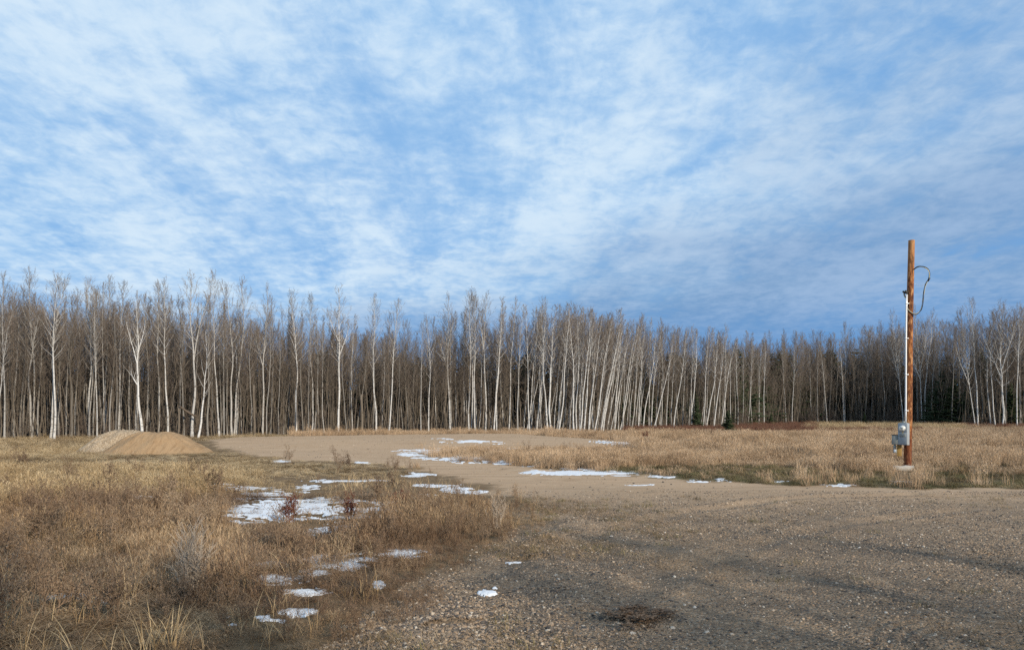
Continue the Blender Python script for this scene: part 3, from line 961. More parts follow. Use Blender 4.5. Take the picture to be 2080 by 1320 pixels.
def hero_trees():
    T, S, W_ = TALL, SLIM, WIDE
    # x, xtop, ytop, depth, variant, tone, fat, label
    rows = [
        (-3, 30, 640, -1, S[4], .9, 1.2, 'white aspen trunk leaning right at the left edge of the picture'),
        (9, 12, 556, 0, T[0], .4, 1.0, 'upright grey aspen just behind the leaning trunk at the left picture edge'),
        (65, 62, 548, 1, T[3], .35, 1.0, 'tallest grey aspen near the left edge, two trees left of the paired trunks'),
        (103, 118, 566, 0, T[5], .7, 1.0, 'left stem of the close pair of pale aspens left of the gravel heap'),
        (110, 124, 560, -.5, T[1], .75, 1.1, 'right stem of the close pair of pale aspens left of the gravel heap'),
        (134, 140, 600, 1, S[0], .35, 1.0, 'slim grey aspen immediately right of the paired trunks'),
        (180, 181, 568, 1, T[2], .65, 1.0, 'straight pale aspen left of the gravel heap with a narrow crown'),
        (197, 191, 585, -.5, S[1], .55, 1.1, 'slim tan aspen standing where the gravel heap meets the grass'),
        (212, 206, 572, 1, S[2], .35, 1.0, 'slim aspen behind the left foot of the gravel heap'),
        (214, 224, 560, 2, T[4], .6, 1.0, 'tall aspen rising behind the left slope of the gravel heap'),
        (240, 246, 572, 1, T[6], .5, 1.0, 'pale aspen rising behind the crest of the grey gravel heap'),
        (277, 280, 590, 1.5, S[3], .6, 1.1, 'spotted aspen just left of the bright white forked birch'),
        (298, 296, 600, 1.5, S[0], .35, 1.0, 'tan aspen just right of the bright white forked birch'),
        (320, 325, 575, 1, T[7], .5, 1.0, 'grey spotted aspen behind the middle of the sand heap'),
        (341, 335, 567, 0, T[0], .8, 1.0, 'pale spotted aspen behind the right shoulder of the sand heap'),
        (390, 393, 557, 0, T[9], .85, 1.15, 'big spotted aspen with a forked top beside the small white birch'),
        (445, 441, 556, 0, T[3], .7, 1.0, 'tall pale aspen right of the small white birch'),
        (455, 452, 620, 1, S[2], .2, 1.0, 'thin tan aspen close behind the tall one right of the small birch'),
        (471, 468, 578, 1, T[5], .6, 1.0, 'left stem of the three close aspens behind the left end of the pad'),
        (476, 488, 568, 1.5, T[1], .7, 1.0, 'middle stem of the three close aspens behind the left end of the pad'),
        (480, 484, 610, 2, S[3], .7, 1.0, 'right stem of the three close aspens behind the left end of the pad'),
        (533, 535, 580, 1, T[8], .3, .9, 'grey aspen with spreading low limbs right of the broken snag'),
        (550, 556, 600, 2, S[1], .2, 1.0, 'crooked grey aspen between the limby grey aspen and the white trunk behind the pad'),
        (585, 583, 625, 2, S[0], .3, 1.0, 'thin pale stem left of the bright white trunk behind the pad'),
        (601, 598, 593, 0, T[2], .95, 1.0, 'bright white aspen with short upswept limbs behind the left part of the pad'),
        (633, 634, 600, 1, T[7], .5, .9, 'grey aspen between the two brightest trunks behind the pad'),
        (659, 660, 640, 1, S[2], .3, 1.1, 'short grey aspen just left of the tallest white one behind the pad'),
        (687, 689, 586, 0, T[8], 1., 1.05, 'tall white aspen with long forking limbs behind the middle of the pad'),
        (716, 728, 640, .5, S[4], .4, 1.1, 'bent grey aspen right of the tall white limby one'),
        (764, 766, 597, -.5, T[4], .95, 1.0, 'straight white aspen with a full rounded top, right of the broken stump'),
        (776, 779, 690, 1, S[3], .7, 1.2, 'short pale aspen tucked behind the straight white one'),
        (790, 805, 608, -.5, T[6], .95, 1.0, 'white aspen curving right with a long side limb behind the pad'),
        (806, 808, 700, 0, S[0], .1, 1.1, 'thin brown stem beside the curving white aspen'),
        (855, 857, 650, 0, S[1], .35, 1.1, 'tan aspen pole standing in the low gap of the tree line'),
        (871, 873, 645, 0, T[5], .85, .85, 'white aspen in the low gap of the tree line'),
        (914, 903, 600, 0, T[8], .85, .95, 'tall white aspen bending left with open limbs, right of the tree-line gap'),
        (919, 918, 650, 1, S[2], .6, 1.0, 'slim pale aspen pressed behind the one bending left'),
        (953, 949, 594, 0, T[0], .8, .95, 'left trunk of the white trio behind the right part of the pad'),
        (957, 966, 590, .5, T[3], .8, .9, 'middle trunk of the white trio behind the right part of the pad'),
        (965, 962, 600, 0, T[7], .9, .95, 'right trunk of the white trio behind the right part of the pad'),
        (986, 994, 596, .5, T[9], .8, 1.0, 'stout pale aspen right of the white trio'),
        (1003, 1013, 604, -.5, S[0], .95, 1.3, 'left one of two slim white aspens crossing like a narrow V'),
        (1009, 1032, 622, -.5, S[4], .95, 1.2, 'right one of two slim white aspens, leaning out to the right'),
        (1033, 1045, 607, .5, S[1], .75, 1.3, 'slim white aspen rising just right of the V-shaped pair'),
        (1052, 1062, 618, 0, S[2], .55, 1.3, 'brownish slim aspen left of the leaning white stand'),
        (1076, 1068, 625, 0, S[3], .75, 1.2, 'slim white aspen leaning slightly left before the leaning stand'),
        (1090, 1100, 620, .5, S[0], .6, 1.2, 'slim aspen behind the dark weed stems on the edge of the pad'),
        (1113, 1098, 610, -.5, T[2], .9, .8, 'tall white aspen leaning left at the start of the leaning stand'),
        (1120, 1131, 618, -.5, S[2], .9, 1.4, 'white aspen crossing the left-leaning one at its foot'),
        (1134, 1155, 622, -.5, S[4], .9, 1.3, 'white aspen with one bent side limb at the start of the leaning stand'),
        (1166, 1160, 628, -1, S[1], 1., 1.4, 'bright upright white aspen at the front of the leaning stand'),
        (1171, 1172, 640, -.5, S[3], .9, 1.3, 'white aspen touching the right side of the bright upright one'),
        (1178, 1202, 628, -1.5, T[1], 1., .85, 'thickest white trunk of the leaning stand, nearest the pad'),
        (1186, 1215, 636, -.5, S[0], .9, 1.3, 'leaning white aspen right of the thickest leaning trunk'),
        (1196, 1228, 640, -.5, S[2], .9, 1.2, 'second leaning white aspen right of the thickest leaning trunk'),
        (1207, 1245, 645, -1, S[3], .95, 1.3, 'left one of three strongly leaning trunks at the middle of the leaning stand'),
        (1220, 1256, 640, -1.5, S[0], 1., 1.4, 'middle one of three strongly leaning trunks at the middle of the leaning stand'),
        (1225, 1272, 650, -1.5, S[4], 1., 1.3, 'right one of three strongly leaning trunks at the middle of the leaning stand'),
        (1247, 1278, 660, -.5, S[1], .9, 1.3, 'leaning white aspen closing the right end of the leaning stand'),
        (1264, 1292, 668, 1, S[2], .7, 1.2, 'thin leaning aspen beyond the right end of the leaning stand'),
        (1297, 1305, 662, -1, T[5], .9, .8, 'left white aspen of the pair above the snow tip of the pad'),
        (1306, 1334, 665, -1.5, S[3], 1., 1.4, 'right white aspen of the pair above the snow tip of the pad, leaning'),
        (1322, 1340, 672, 0, S[0], .7, 1.2, 'slim aspen between the pair and the most slanted trunk'),
        (1327, 1373, 680, -1, S[2], 1., 1.2, 'most slanted white trunk, right of the leaning stand'),
        (1344, 1346, 672, 1, S[1], .4, 1.3, 'grey upright aspen crossed by the most slanted trunk'),
        (1368, 1392, 672, -1, S[4], .9, 1.2, 'white aspen leaning right, two trunks left of the tall narrow spruce'),
        (1404, 1414, 668, -1, S[3], .95, 1.3, 'white aspen rising beside the tall narrow spruce'),
        (1428, 1438, 664, 0, T[6], 1., .75, 'bright white aspen between the two spruces'),
        (1434, 1456, 676, -.5, S[0], .9, 1.3, 'leaning aspen between the two spruces, at the foot of the bright one'),
        (1450, 1476, 684, -1, S[2], .95, 1.4, 'broad white leaning aspen left of the bushy spruce'),
        (1464, 1500, 690, 0, S[4], .9, 1.3, 'white aspen slanting out from behind the bushy spruce'),
        (1552, 1553, 676, -2, T[4], .95, .8, 'lone white aspen standing out over red brush right of the spruces'),
        (1541, 1545, 690, 0, S[1], .6, 1.2, 'slim aspen left of the lone white one over red brush'),
        (1609, 1614, 700, -1, S[3], .7, 1.2, 'slim pale aspen in the bare brush, middle of the far stand'),
        (1680, 1666, 690, 0, S[2], .6, 1.3, 'slim aspen leaning left above the yellow grass strip'),
        (1715, 1700, 690, 0, S[0], .8, 1.3, 'pale aspen leaning left above the middle of the yellow grass strip'),
        (1718, 1714, 655, 3, T[7], .5, .7, 'tall thin-topped aspen standing above its neighbours in the far stand'),
        (1796, 1778, 665, 2, S[4], .5, 1.3, 'grey aspen leaning left before the service pole'),
        (1835, 1815, 636, 0, W_[0], .95, .75, 'white crooked aspen showing just left of the service pole'),
        (1866, 1858, 650, 2, S[1], .5, 1.4, 'grey slim aspen just right of the service pole'),
        (1874, 1852, 628, 1, W_[1], .85, .7, 'big white aspen bending left behind the service pole'),
        (1879, 1892, 630, 1, T[9], .85, .9, 'big white aspen with a tall fork right of the service pole'),
        (1905, 1906, 690, 2, S[3], .3, 1.4, 'grey aspen left of the dark spruce thicket'),
        (1981, 1955, 650, -1, W_[2], 1., .6, 'white aspen leaning left with long low side limbs, right of the spruce thicket'),
        (1986, 1972, 606, -.5, T[6], 1., .95, 'tallest white aspen right of the spruce thicket'),
        (2013, 2000, 680, 0, S[0], .6, 1.4, 'slim grey aspen left of the wide-crowned one'),
        (2022, 2010, 660, 0, S[2], .7, 1.4, 'second slim aspen left of the wide-crowned one, leaning left'),
        (2036, 2030, 618, -1, W_[0], 1., .9, 'wide-crowned white aspen with fanning limbs near the right edge'),
        (2044, 2038, 690, 0, S[4], .5, 1.4, 'short bent aspen right of the wide-crowned one'),
        (2066, 2064, 620, -.5, T[3], .9, .85, 'straight white aspen close to the right edge of the picture'),
        (2072, 2070, 625, 1, T[5], .6, .9, 'spotted aspen at the very right edge of the picture'),
    ]
    for i, (x, xt, yt, dep, var, tone, fat, lab) in enumerate(rows):
        put_tree('aspen_tree', var, x, dep, yt, lab, 'aspen tree', 'pale aspens standing out along the front of the wood', tone * (1.0 if 1060 < x < 1500 else .78), xt, fat * (1.0 if 1060 < x < 1500 else .9))
    put_tree('birch_tree', BIRCH_FORK, 289, -3, 610, 'bright white forked birch rising behind the sand heap', 'birch tree', None, 1.2, 279, 1.0, .15)
    put_tree('birch_tree', BIRCH_SMALL, 402, -1.5, 672, 'small bright white birch with thin upswept limbs right of the sand heap', 'birch tree', None, 1.2, 413, 1.0, .2)
    # broken snags
    for x, y, lab, w_ in ((516, 783, 'broken brown snag with no crown behind the left end of the pad', .09), (735, 802, 'short broken stump pole behind the middle of the pad', .12),
                          (363, 826, 'broken grey stub left of the big spotted aspen', .08)):
        D = float(front(x)) - .5
        X = px_d(x, D)
        z = gz(X, D)
        H = EYE + (HY - y) / F * D - z
        o = empty('broken_snag', (X, D, z), lab, 'snag', 'broken snags at the front of the wood')
        t = np.linspace(0, 1, 7)
        b = MB()
        b.tube(np.stack([.03 * np.sin(t * 5 + x), .02 * np.sin(t * 4), H * t - .1 * (t == 0)], 1), w_ * (1 - .25 * t), 8, cap=True)
        for k in range(4):
            a = k * 1.6
            b.tube(np.array([[.6 * w_ * math.cos(a), .6 * w_ * math.sin(a), H - .1], [.65 * w_ * math.cos(a), .65 * w_ * math.sin(a), H + .08 + .09 * (k % 3)]]), [.025, 0], 4, tip=True)
        b.build('trunk', M['bark_grey'], o)
        r = np.random.default_rng(x)
        for k in range(6 if x == 516 else 3):
            zz = H * r.uniform(.25, .95)
            az = r.uniform(0, 6.28)
            p = limb(np.array([0, 0, zz]), np.array([math.cos(az), math.sin(az), .5]), r.uniform(.5, 1.4), r, 4, .4, .1)
            c = MB()
            c.tube(p, [.016, .012, .008, 0], 3, tip=True)
            c.build('dead_branch', M['bark_grey'], o)
    # a dark dead limb caught between the trunks
    D = float(front(375)) - .8
    b = MB()
    p0, p1 = np.array([px_d(364, D), D, EYE + (HY - 824) / F * D]), np.array([px_d(394, D), D + .5, EYE + (HY - 846) / F * D])
    t = np.linspace(0, 1, 6)[:, None]
    b.tube(p0 * (1 - t) + p1 * t + np.array([0, 0, -.08]) * np.sin(t * 3.1), [.05, .07, .08, .08, .07, .05], 6, cap=True)
    tag(b.build('fallen_limb', M['log_end']), 'dark dead limb caught between the stub and the big spotted aspen', 'dead limb')


hero_trees()


def front_row():
    """more trees one can tell apart along the front of the wood, alike within each stretch"""
    regions = [(-60, 200, 34, 'thin grey trunk in the crowded stand at the far left', 'crowded trunks at the far left', TALL[:8] + DENSE + SLIM),
               (200, 440, 30, 'thin grey trunk in the crowded stand behind the two heaps', 'crowded trunks behind the heaps', DENSE + SLIM + TALL[:4]),
               (440, 860, 52, 'thin brownish trunk in the thicket behind the sandy pad', 'crowded trunks behind the pad', DENSE + SLIM),
               (860, 1060, 24, 'slender pale trunk among those right of the tree-line gap', 'crowded trunks right of the gap', SLIM + DENSE),
               (1060, 1300, 46, 'slender white trunk in the close leaning stand at the picture centre', 'crowd of the leaning stand', SLIM),
               (1300, 1520, 22, 'slender white trunk among those around the two spruces', 'crowd around the spruces', SLIM),
               (1520, 1800, 26, 'thin grey trunk in the far stand above the yellow grass strip', 'crowd of the far stand', SLIM + DENSE),
               (1800, 2140, 22, 'thin dark trunk in the wood right of the service pole', 'crowd right of the service pole', SLIM + DENSE)]
    anchors = [(-3, 'the leaning white trunk at the left picture edge'), (65, 'the tallest grey aspen near the left edge'), (110, 'the close pair of pale aspens'),
               (180, 'the straight pale aspen left of the heaps'), (240, 'the aspen behind the gravel heap crest'), (289, 'the bright forked birch'),
               (341, 'the pale aspen behind the sand heap'), (402, 'the small white birch'), (445, 'the tall aspen beside the small birch'),
               (480, 'the three close aspens'), (516, 'the broken brown snag'), (552, 'the crooked grey aspen'), (601, 'the bright white aspen behind the pad'),
               (645, 'the grey aspen behind the pad'), (687, 'the tall white limby aspen'), (735, 'the broken stump pole'), (764, 'the straight white full-topped aspen'),
               (806, 'the curving white aspen'), (871, 'the white aspen in the tree-line gap'), (914, 'the aspen bending left'), (965, 'the white trio'),
               (1009, 'the V-shaped white pair'), (1052, 'the brownish slim aspen'), (1090, 'the aspen behind dark weed stems'), (1134, 'the bent-limbed white aspen'),
               (1178, 'the thickest leaning trunk'), (1225, 'the three strongly leaning trunks'), (1264, 'the thin leaning aspen past the stand'),
               (1306, 'the pair above the snow tip'), (1344, 'the most slanted trunk'), (1415, 'the tall narrow spruce'), (1479, 'the bushy spruce'),
               (1552, 'the lone white aspen over red brush'), (1609, 'the slim aspen in bare brush'), (1680, 'the slim left-leaning aspen'),
               (1718, 'the tall thin-topped aspen'), (1756, 'the tiny spruce'), (1838, 'the service pole'), (1879, 'the forked aspen right of the pole'),
               (1938, 'the dark spruce thicket'), (1986, 'the tallest white aspen at right'), (2036, 'the wide-crowned aspen')]
    ordinal = ('first', 'second', 'third', 'fourth', 'fifth', 'sixth', 'seventh', 'eighth', 'ninth', 'tenth', 'eleventh', 'twelfth', 'thirteenth', 'fourteenth', 'fifteenth', 'sixteenth')
    count = {}
    r = np.random.default_rng(77)
    for x0, x1, n, lab, grp, vs in regions:
        lean = 26 if 'leaning' in lab else (10 if 'spruces' in lab else 0)
        for k in range(n):
            x = x0 + (x1 - x0) * (k + r.uniform(.05, .95)) / n
            dep = r.uniform(0, 5)
            ty = top_y(x, TOP) * .35 + top_y(x, MASS) * .65 + r.uniform(-34, 34)
            white = 'white' in lab or 'pale' in lab
            name = ' '.join(lab.split()[:3])
            left = [a for a in anchors if a[0] < x]
            if left:
                key = left[-1][1]
                c = count.get(key, 0)
                count[key] = c + 1
                text = '%s %s right of %s' % (ordinal[min(c, 15)], name, key)
            else:
                count[''] = count.get('', 0) + 1
                text = '%s %s from the left picture edge inwards' % (ordinal[count[''] - 1], name)
            put_tree('aspen_tree', vs[r.integers(len(vs))], x, dep, ty, text, 'aspen tree', grp, (.45 if white else -.15) + r.uniform(0, .36), x + lean * r.uniform(.2, 1.3) + r.normal(0, 6), r.uniform(.85, 1.25))


front_row()


def spruces():
    for x, yb, yt, fat, v, lab in ((1479, 876, 831, 1.25, 2, 'small bushy dark spruce standing out on the grass before the wood'),
                                   (1415, 868, 800, .85, 0, 'tall narrow dark spruce half hidden among white trunks'),
                                   (1756, 862, 836, 1.0, 1, 'tiny spruce in the yellow grass strip before the far stand'),
                                   (1566, 858, 840, 1.1, 2, 'low dark spruce in the brush right of the lone white aspen')):
        D = 78.0 if x == 1479 else float(front(x)) - (6 if x in (1756, 1566) else 2.5)
        X = px_d(x, D)
        z = gz(X, D)
        H = EYE + (HY - yt) / F * D - z
        put_tree('spruce_tree', SPRUCE[v], x, 0, yt, lab, 'spruce tree', None, 0, None, fat * 1.0, None, D)
    r = np.random.default_rng(5)
    for k, (x, yt, lab) in enumerate(((1893, 770, 'leftmost dark spruce of the thicket right of the service pole'), (1915, 745, 'tallest dark spruce in the middle of the thicket right of the service pole'),
                                      (1938, 765, 'dark spruce right of the tallest one in the thicket'), (1962, 785, 'rightmost dark spruce of the thicket, behind the leaning white aspen'),
                                      (2052, 775, 'dark spruce behind the wide-crowned aspen near the right edge'))):
        put_tree('spruce_tree', SPRUCE[k % 3], x, 2.5 + k % 2, yt, lab, 'spruce tree', 'dark spruces right of the service pole', 0, None, 1.2)


spruces()


def wood_mass():
    """the wood behind its front rows, seen as one mass"""
    r = np.random.default_rng(99)
    protos, info = [], []
    for vs, kind in ((TALL[:6], 't'), (DENSE, 'd'), (SAPL, 's'), (SHRUB, 'b'), (SPRUCE, 'p')):
        for v in vs:
            b = bmesh.new()
            if kind == 'b':
                me = v[0]
            else:
                me = bpy.data.meshes.new('wood')
                b.from_mesh(v[0])
                n0 = len(b.faces)
                b.from_mesh(v[1])
                b.faces.ensure_lookup_table()
                for f in b.faces[n0:]:
                    f.material_index = 1
                b.to_mesh(me)
                me.materials.append(v[0].materials[0])
                me.materials.append(v[1].materials[0])
            b.free()
            protos.append(me)
            info.append((kind, v[-1]))
    byk = {k: [i for i, (kk, h) in enumerate(info) if kk == k] for k in 'tdsbp'}
    P, RO, SCL, IX = [], [], [], []

    def add(kind, n, d0, d1, hfun, fat=(.85, 1.2), x0=-330, x1=2420, lean=.03):
        x = r.uniform(x0, x1, n)
        # as many per metre of front everywhere
        dep = d0 + (d1 - d0) * r.uniform(0, 1, n)
        D = front(x) + dep
        X = px_d(x, D)
        z = ground_z(X, D)
        for i in range(n):
            k = byk[kind][r.integers(len(byk[kind]))]
            H = hfun(x[i], D[i], z[i])
            s = H / info[k][1]
            f = s * r.uniform(*fat)
            P.append((X[i], D[i], z[i] - .03))
            RO.append((r.normal(0, lean), r.normal(0, lean), r.uniform(0, 6.28)))
            SCL.append((f, f, s))
            IX.append(k)

    def htop(x, D, z, a=-14, b=46):
        y = top_y(x, MASS) + r.uniform(a, b)
        return EYE + (HY - y) / F * D - z
    add('d', 1350, 2.5, 24, htop)
    add('d', 210, -.2, 5, lambda x, D, z: htop(x, D, z, -8, 60), (.7, 1.0), x1=1040)
    add('t', 330, 5, 24, lambda x, D, z: htop(x, D, z, -30, 10))
    add('s', 1900, -.3, 12, lambda x, D, z: r.uniform(4, 7.5) * (D / 65) ** .5, lean=.08)
    add('b', 260, 0, 7, lambda x, D, z: r.uniform(1.2, 2.8) * (D / 65) ** .4, (.8, 1.3))
    add('p', 560, 12, 27, lambda x, D, z: (HY - r.uniform(702, 795)) / F * D + 1.5, (1.2, 1.9))
    add('d', 170, 2, 26, htop, x0=1420, x1=1900)
    scatter('forest', P, RO, SCL, IX, protos, 'dense bare wood behind the front trunks, dark between its stems')
    # bare wood behind the viewer, towards the sun: it throws the broken shade over the near ground
    P, RO, SCL, IX = [], [], [], []
    r = np.random.default_rng(4)
    n = 520
    for i in range(n):
        X, Y = r.uniform(-2, 46), r.uniform(-33, -9)
        k = byk['t'][r.integers(len(byk['t']))] if i % 2 else byk['d'][r.integers(len(byk['d']))]
        s = r.uniform(9, 12.5) / 12
        P.append((X, Y, -.03))
        RO.append((0, 0, r.uniform(0, 6.28)))
        SCL.append((s, s, s))
        IX.append(k)
    scatter('woods', P, RO, SCL, IX, protos, 'bare wood on the sunny side of the clearing')


wood_mass()


def shrubs():
    r = np.random.default_rng(31)
    for x, D_off, H, v, lab in ((1590, -2, 4.6, SHRUB[0], 'large bare brown bush left of the slim pale aspen in the far stand'),
                                (1650, -1.5, 4.0, SHRUB[1], 'bare brown bush above the left end of the yellow grass strip'),
                                (1520, -2, 3.4, SHRUB[2], 'bare brown bush right of the bushy spruce'),
                                (1505, -1, 5.0, SHRUB[3], 'tall leaning bare bush behind the bushy spruce')):
        D = float(front(x)) + D_off
        X = px_d(x, D)
        o = empty('bare_bush', (X, D, gz(X, D)), lab, 'bush', 'bare bushes before the far stand')
        o.scale = (H / 2.6 * 1.15,) * 2 + (H / 2.6,)
        o.rotation_euler = (0, 0, r.uniform(0, 6))
        obj('branches', v[0], o)
    # low red-brown brush along the foot of the wood
    P, RO, SL, IX = [], [], [], []
    for i in range(1430):
        x = r.uniform(1270, 1660) if i < 1150 else (r.uniform(1640, 1870) if i < 1300 else r.uniform(1860, 2080))
        if i < 1150:
            D = r.uniform(70, max(74, float(front(x)) - .5))
        elif i < 1300:
            D = r.uniform(68, 84)
        else:
            D = float(front(x)) - r.uniform(.5, 6)
        if abs(x - 1479) < 24 and D < 79:
            continue
        X = px_d(x, D)
        s = r.uniform(.22, .50)
        P.append((X, D, gz(X, D)))
        RO.append((0, 0, r.uniform(0, 6.28)))
        SL.append((s * 1.4, s * 1.4, s))
        IX.append(int(r.integers(3)))
    scatter('undergrowth', P, RO, SL, IX, [v[0] for v in SHRUB_RED], 'low red-brown brush along the foot of the far stand')


shrubs()


# ---------------------------------------------------------------- grass, weeds and stones
def blade(B, base, az, L, lean, droop, w, segs=3, shade=.5, sh=None):
    t = np.linspace(0, 1, segs + 1)
    a = lean + droop * t
    dz = np.cos(a)
    dr = np.sin(a)
    z = np.concatenate([[0], np.cumsum(dz[:-1] * L / segs)])
    rr = np.concatenate([[0], np.cumsum(dr[:-1] * L / segs)])
    c, s = math.cos(az), math.sin(az)
    cen = np.stack([base[0] + rr * c, base[1] + rr * s, base[2] + z], 1)
    side = np.array([-s, c, 0]) * w * .5
    wd = (1 - t ** 2 * .9)[:, None]
    l, r_ = cen[:-1] - side * wd[:-1], cen[:-1] + side * wd[:-1]
    v = np.vstack([l, r_, cen[-1:]])
    n = segs
    q = [(i, n + i, n + i + 1, i + 1) for i in range(n - 1)]
    B.add(v, q, [(n - 1, 2 * n - 1, 2 * n)])
    sh += [shade] * len(v)
    return cen


def finish(B, sh, mat):
    me = B.mesh('clump', M[mat], smooth=False)
    at = me.attributes.new('shade', 'FLOAT', 'POINT')
    at.data.foreach_set('value', np.asarray(sh, np.float32))
    return me


def clump(seed, mat, n=40, rad=.13, L=(.22, .55), lean=(0, .7), droop=(.3, 1.9), w=.0052, segs=4):
    r = np.random.default_rng(seed)
    B, sh = MB(), []
    for _ in range(n):
        a, d = r.uniform(0, 6.28), rad * math.sqrt(r.uniform(0, 1))
        blade(B, (d * math.cos(a), d * math.sin(a), -.01), r.uniform(0, 6.28), r.uniform(*L), r.uniform(*lean), r.uniform(*droop), w * r.uniform(.7, 1.3), segs, r.uniform(0, 1), sh)
    return finish(B, sh, mat)


def stalks(seed, mat, n=22, rad=.15, L=(.4, .75), w=.0035, head=True):
    """upright flowering stems with thin seed heads, some leaves at the foot"""
    r = np.random.default_rng(seed)
    B, sh = MB(), []
    for _ in range(n):
        a, d = r.uniform(0, 6.28), rad * math.sqrt(r.uniform(0, 1))
        az, l = r.uniform(0, 6.28), r.uniform(*L)
        s = r.uniform(0, 1)
        cen = blade(B, (d * math.cos(a), d * math.sin(a), -.01), az, l, r.uniform(0, .25), r.uniform(0, .5), w, 3, s, sh)
        if head:
            for k in range(5):
                p = cen[2] + (cen[3] - cen[2]) * r.uniform(.1, 1)
                blade(B, p, r.uniform(0, 6.28), l * .13, r.uniform(.2, .6), .4, w * 1.6, 2, min(1, s + .2), sh)
        for k in range(2):
            blade(B, (d * math.cos(a), d * math.sin(a), 0), r.uniform(0, 6.28), l * .5, r.uniform(.3, .8), 1.3, w * 1.2, 3, r.uniform(0, .7), sh)
    return finish(B, sh, mat)


def forb(seed, mat, H=.5, stems=5, br=9, spread=.35, rad=.003, heads=True):
    """dead branching weed: stems, side twigs and small dry heads"""
    r = np.random.default_rng(seed)
    B = MB()
    for _ in range(stems):
        az, a = r.uniform(0, 6.28), abs(r.normal(0, spread))
        d = np.array([math.sin(a) * math.cos(az), math.sin(a) * math.sin(az), math.cos(a)])
        l = H * r.uniform(.6, 1.1)
        p = limb(np.array([r.normal(0, .04), r.normal(0, .04), -.02]), d, l, r, 5, .3, .07)
        B.tube(p, rad * np.array([1.2, 1.1, .9, .7, .4]), 3)
        for k in range(br):
            s = r.uniform(.35, 1)
            i = min(int(s * 4), 3)
            q = p[i] + (p[i + 1] - p[i]) * (s * 4 - i)
            d2 = unit(unit(p[i + 1] - p[i]) + perp(d, r) * r.uniform(.4, .9))
            l2 = l * r.uniform(.10, .3)
            e = q + d2 * l2
            B.seg(q, e, rad * .7, rad * .4)
            if heads:
                for _k in range(4):
                    c = e + r.normal(0, l2 * .12, 3)
                    B.seg(c, c + unit(r.normal(0, 1, 3) + np.array([0, 0, 1])) * .022, .006)
    B.flush()
    sh = r.uniform(0, 1, B.n)
    return finish(B, sh, mat)


def sample(n, u0, u1, d0, d1, r, bias=1.0):
    """points spread evenly over the ground of a viewing sector (bias<1: denser near)"""
    D = np.sqrt(d0 ** 2 + (d1 ** 2 - d0 ** 2) * r.uniform(0, 1, n) ** (1 / bias))
    u = r.uniform(u0, u1, n)
    return u * D, D


def lay(name, X, Y, idx, size, r, protos, label, tall=None, lift=0.0, tilt=.12):
    z = ground_z(X, Y)
    n = len(X)
    t = np.ones(n) if tall is None else tall
    return scatter(name, np.stack([X, Y, z + lift], 1), np.stack([r.normal(0, tilt, n), r.normal(0, tilt, n), r.uniform(0, 6.28, n)], 1),
                   np.stack([size, size, size * t], 1), idx, protos, label)


def snow_mask(X, Y):
    xi, yi = CX + F * X / Y, HY + F * EYE / Y
    m = np.full(X.shape, -9.0)
    for (a, b, rx, ry) in SNOW:
        dy = yi - b - ry * .5
        m = np.maximum(m, 1 - np.sqrt(((xi - a) / (rx * 1.1)) ** 2 + (dy / (ry * 1.7)) ** 2))
    return m


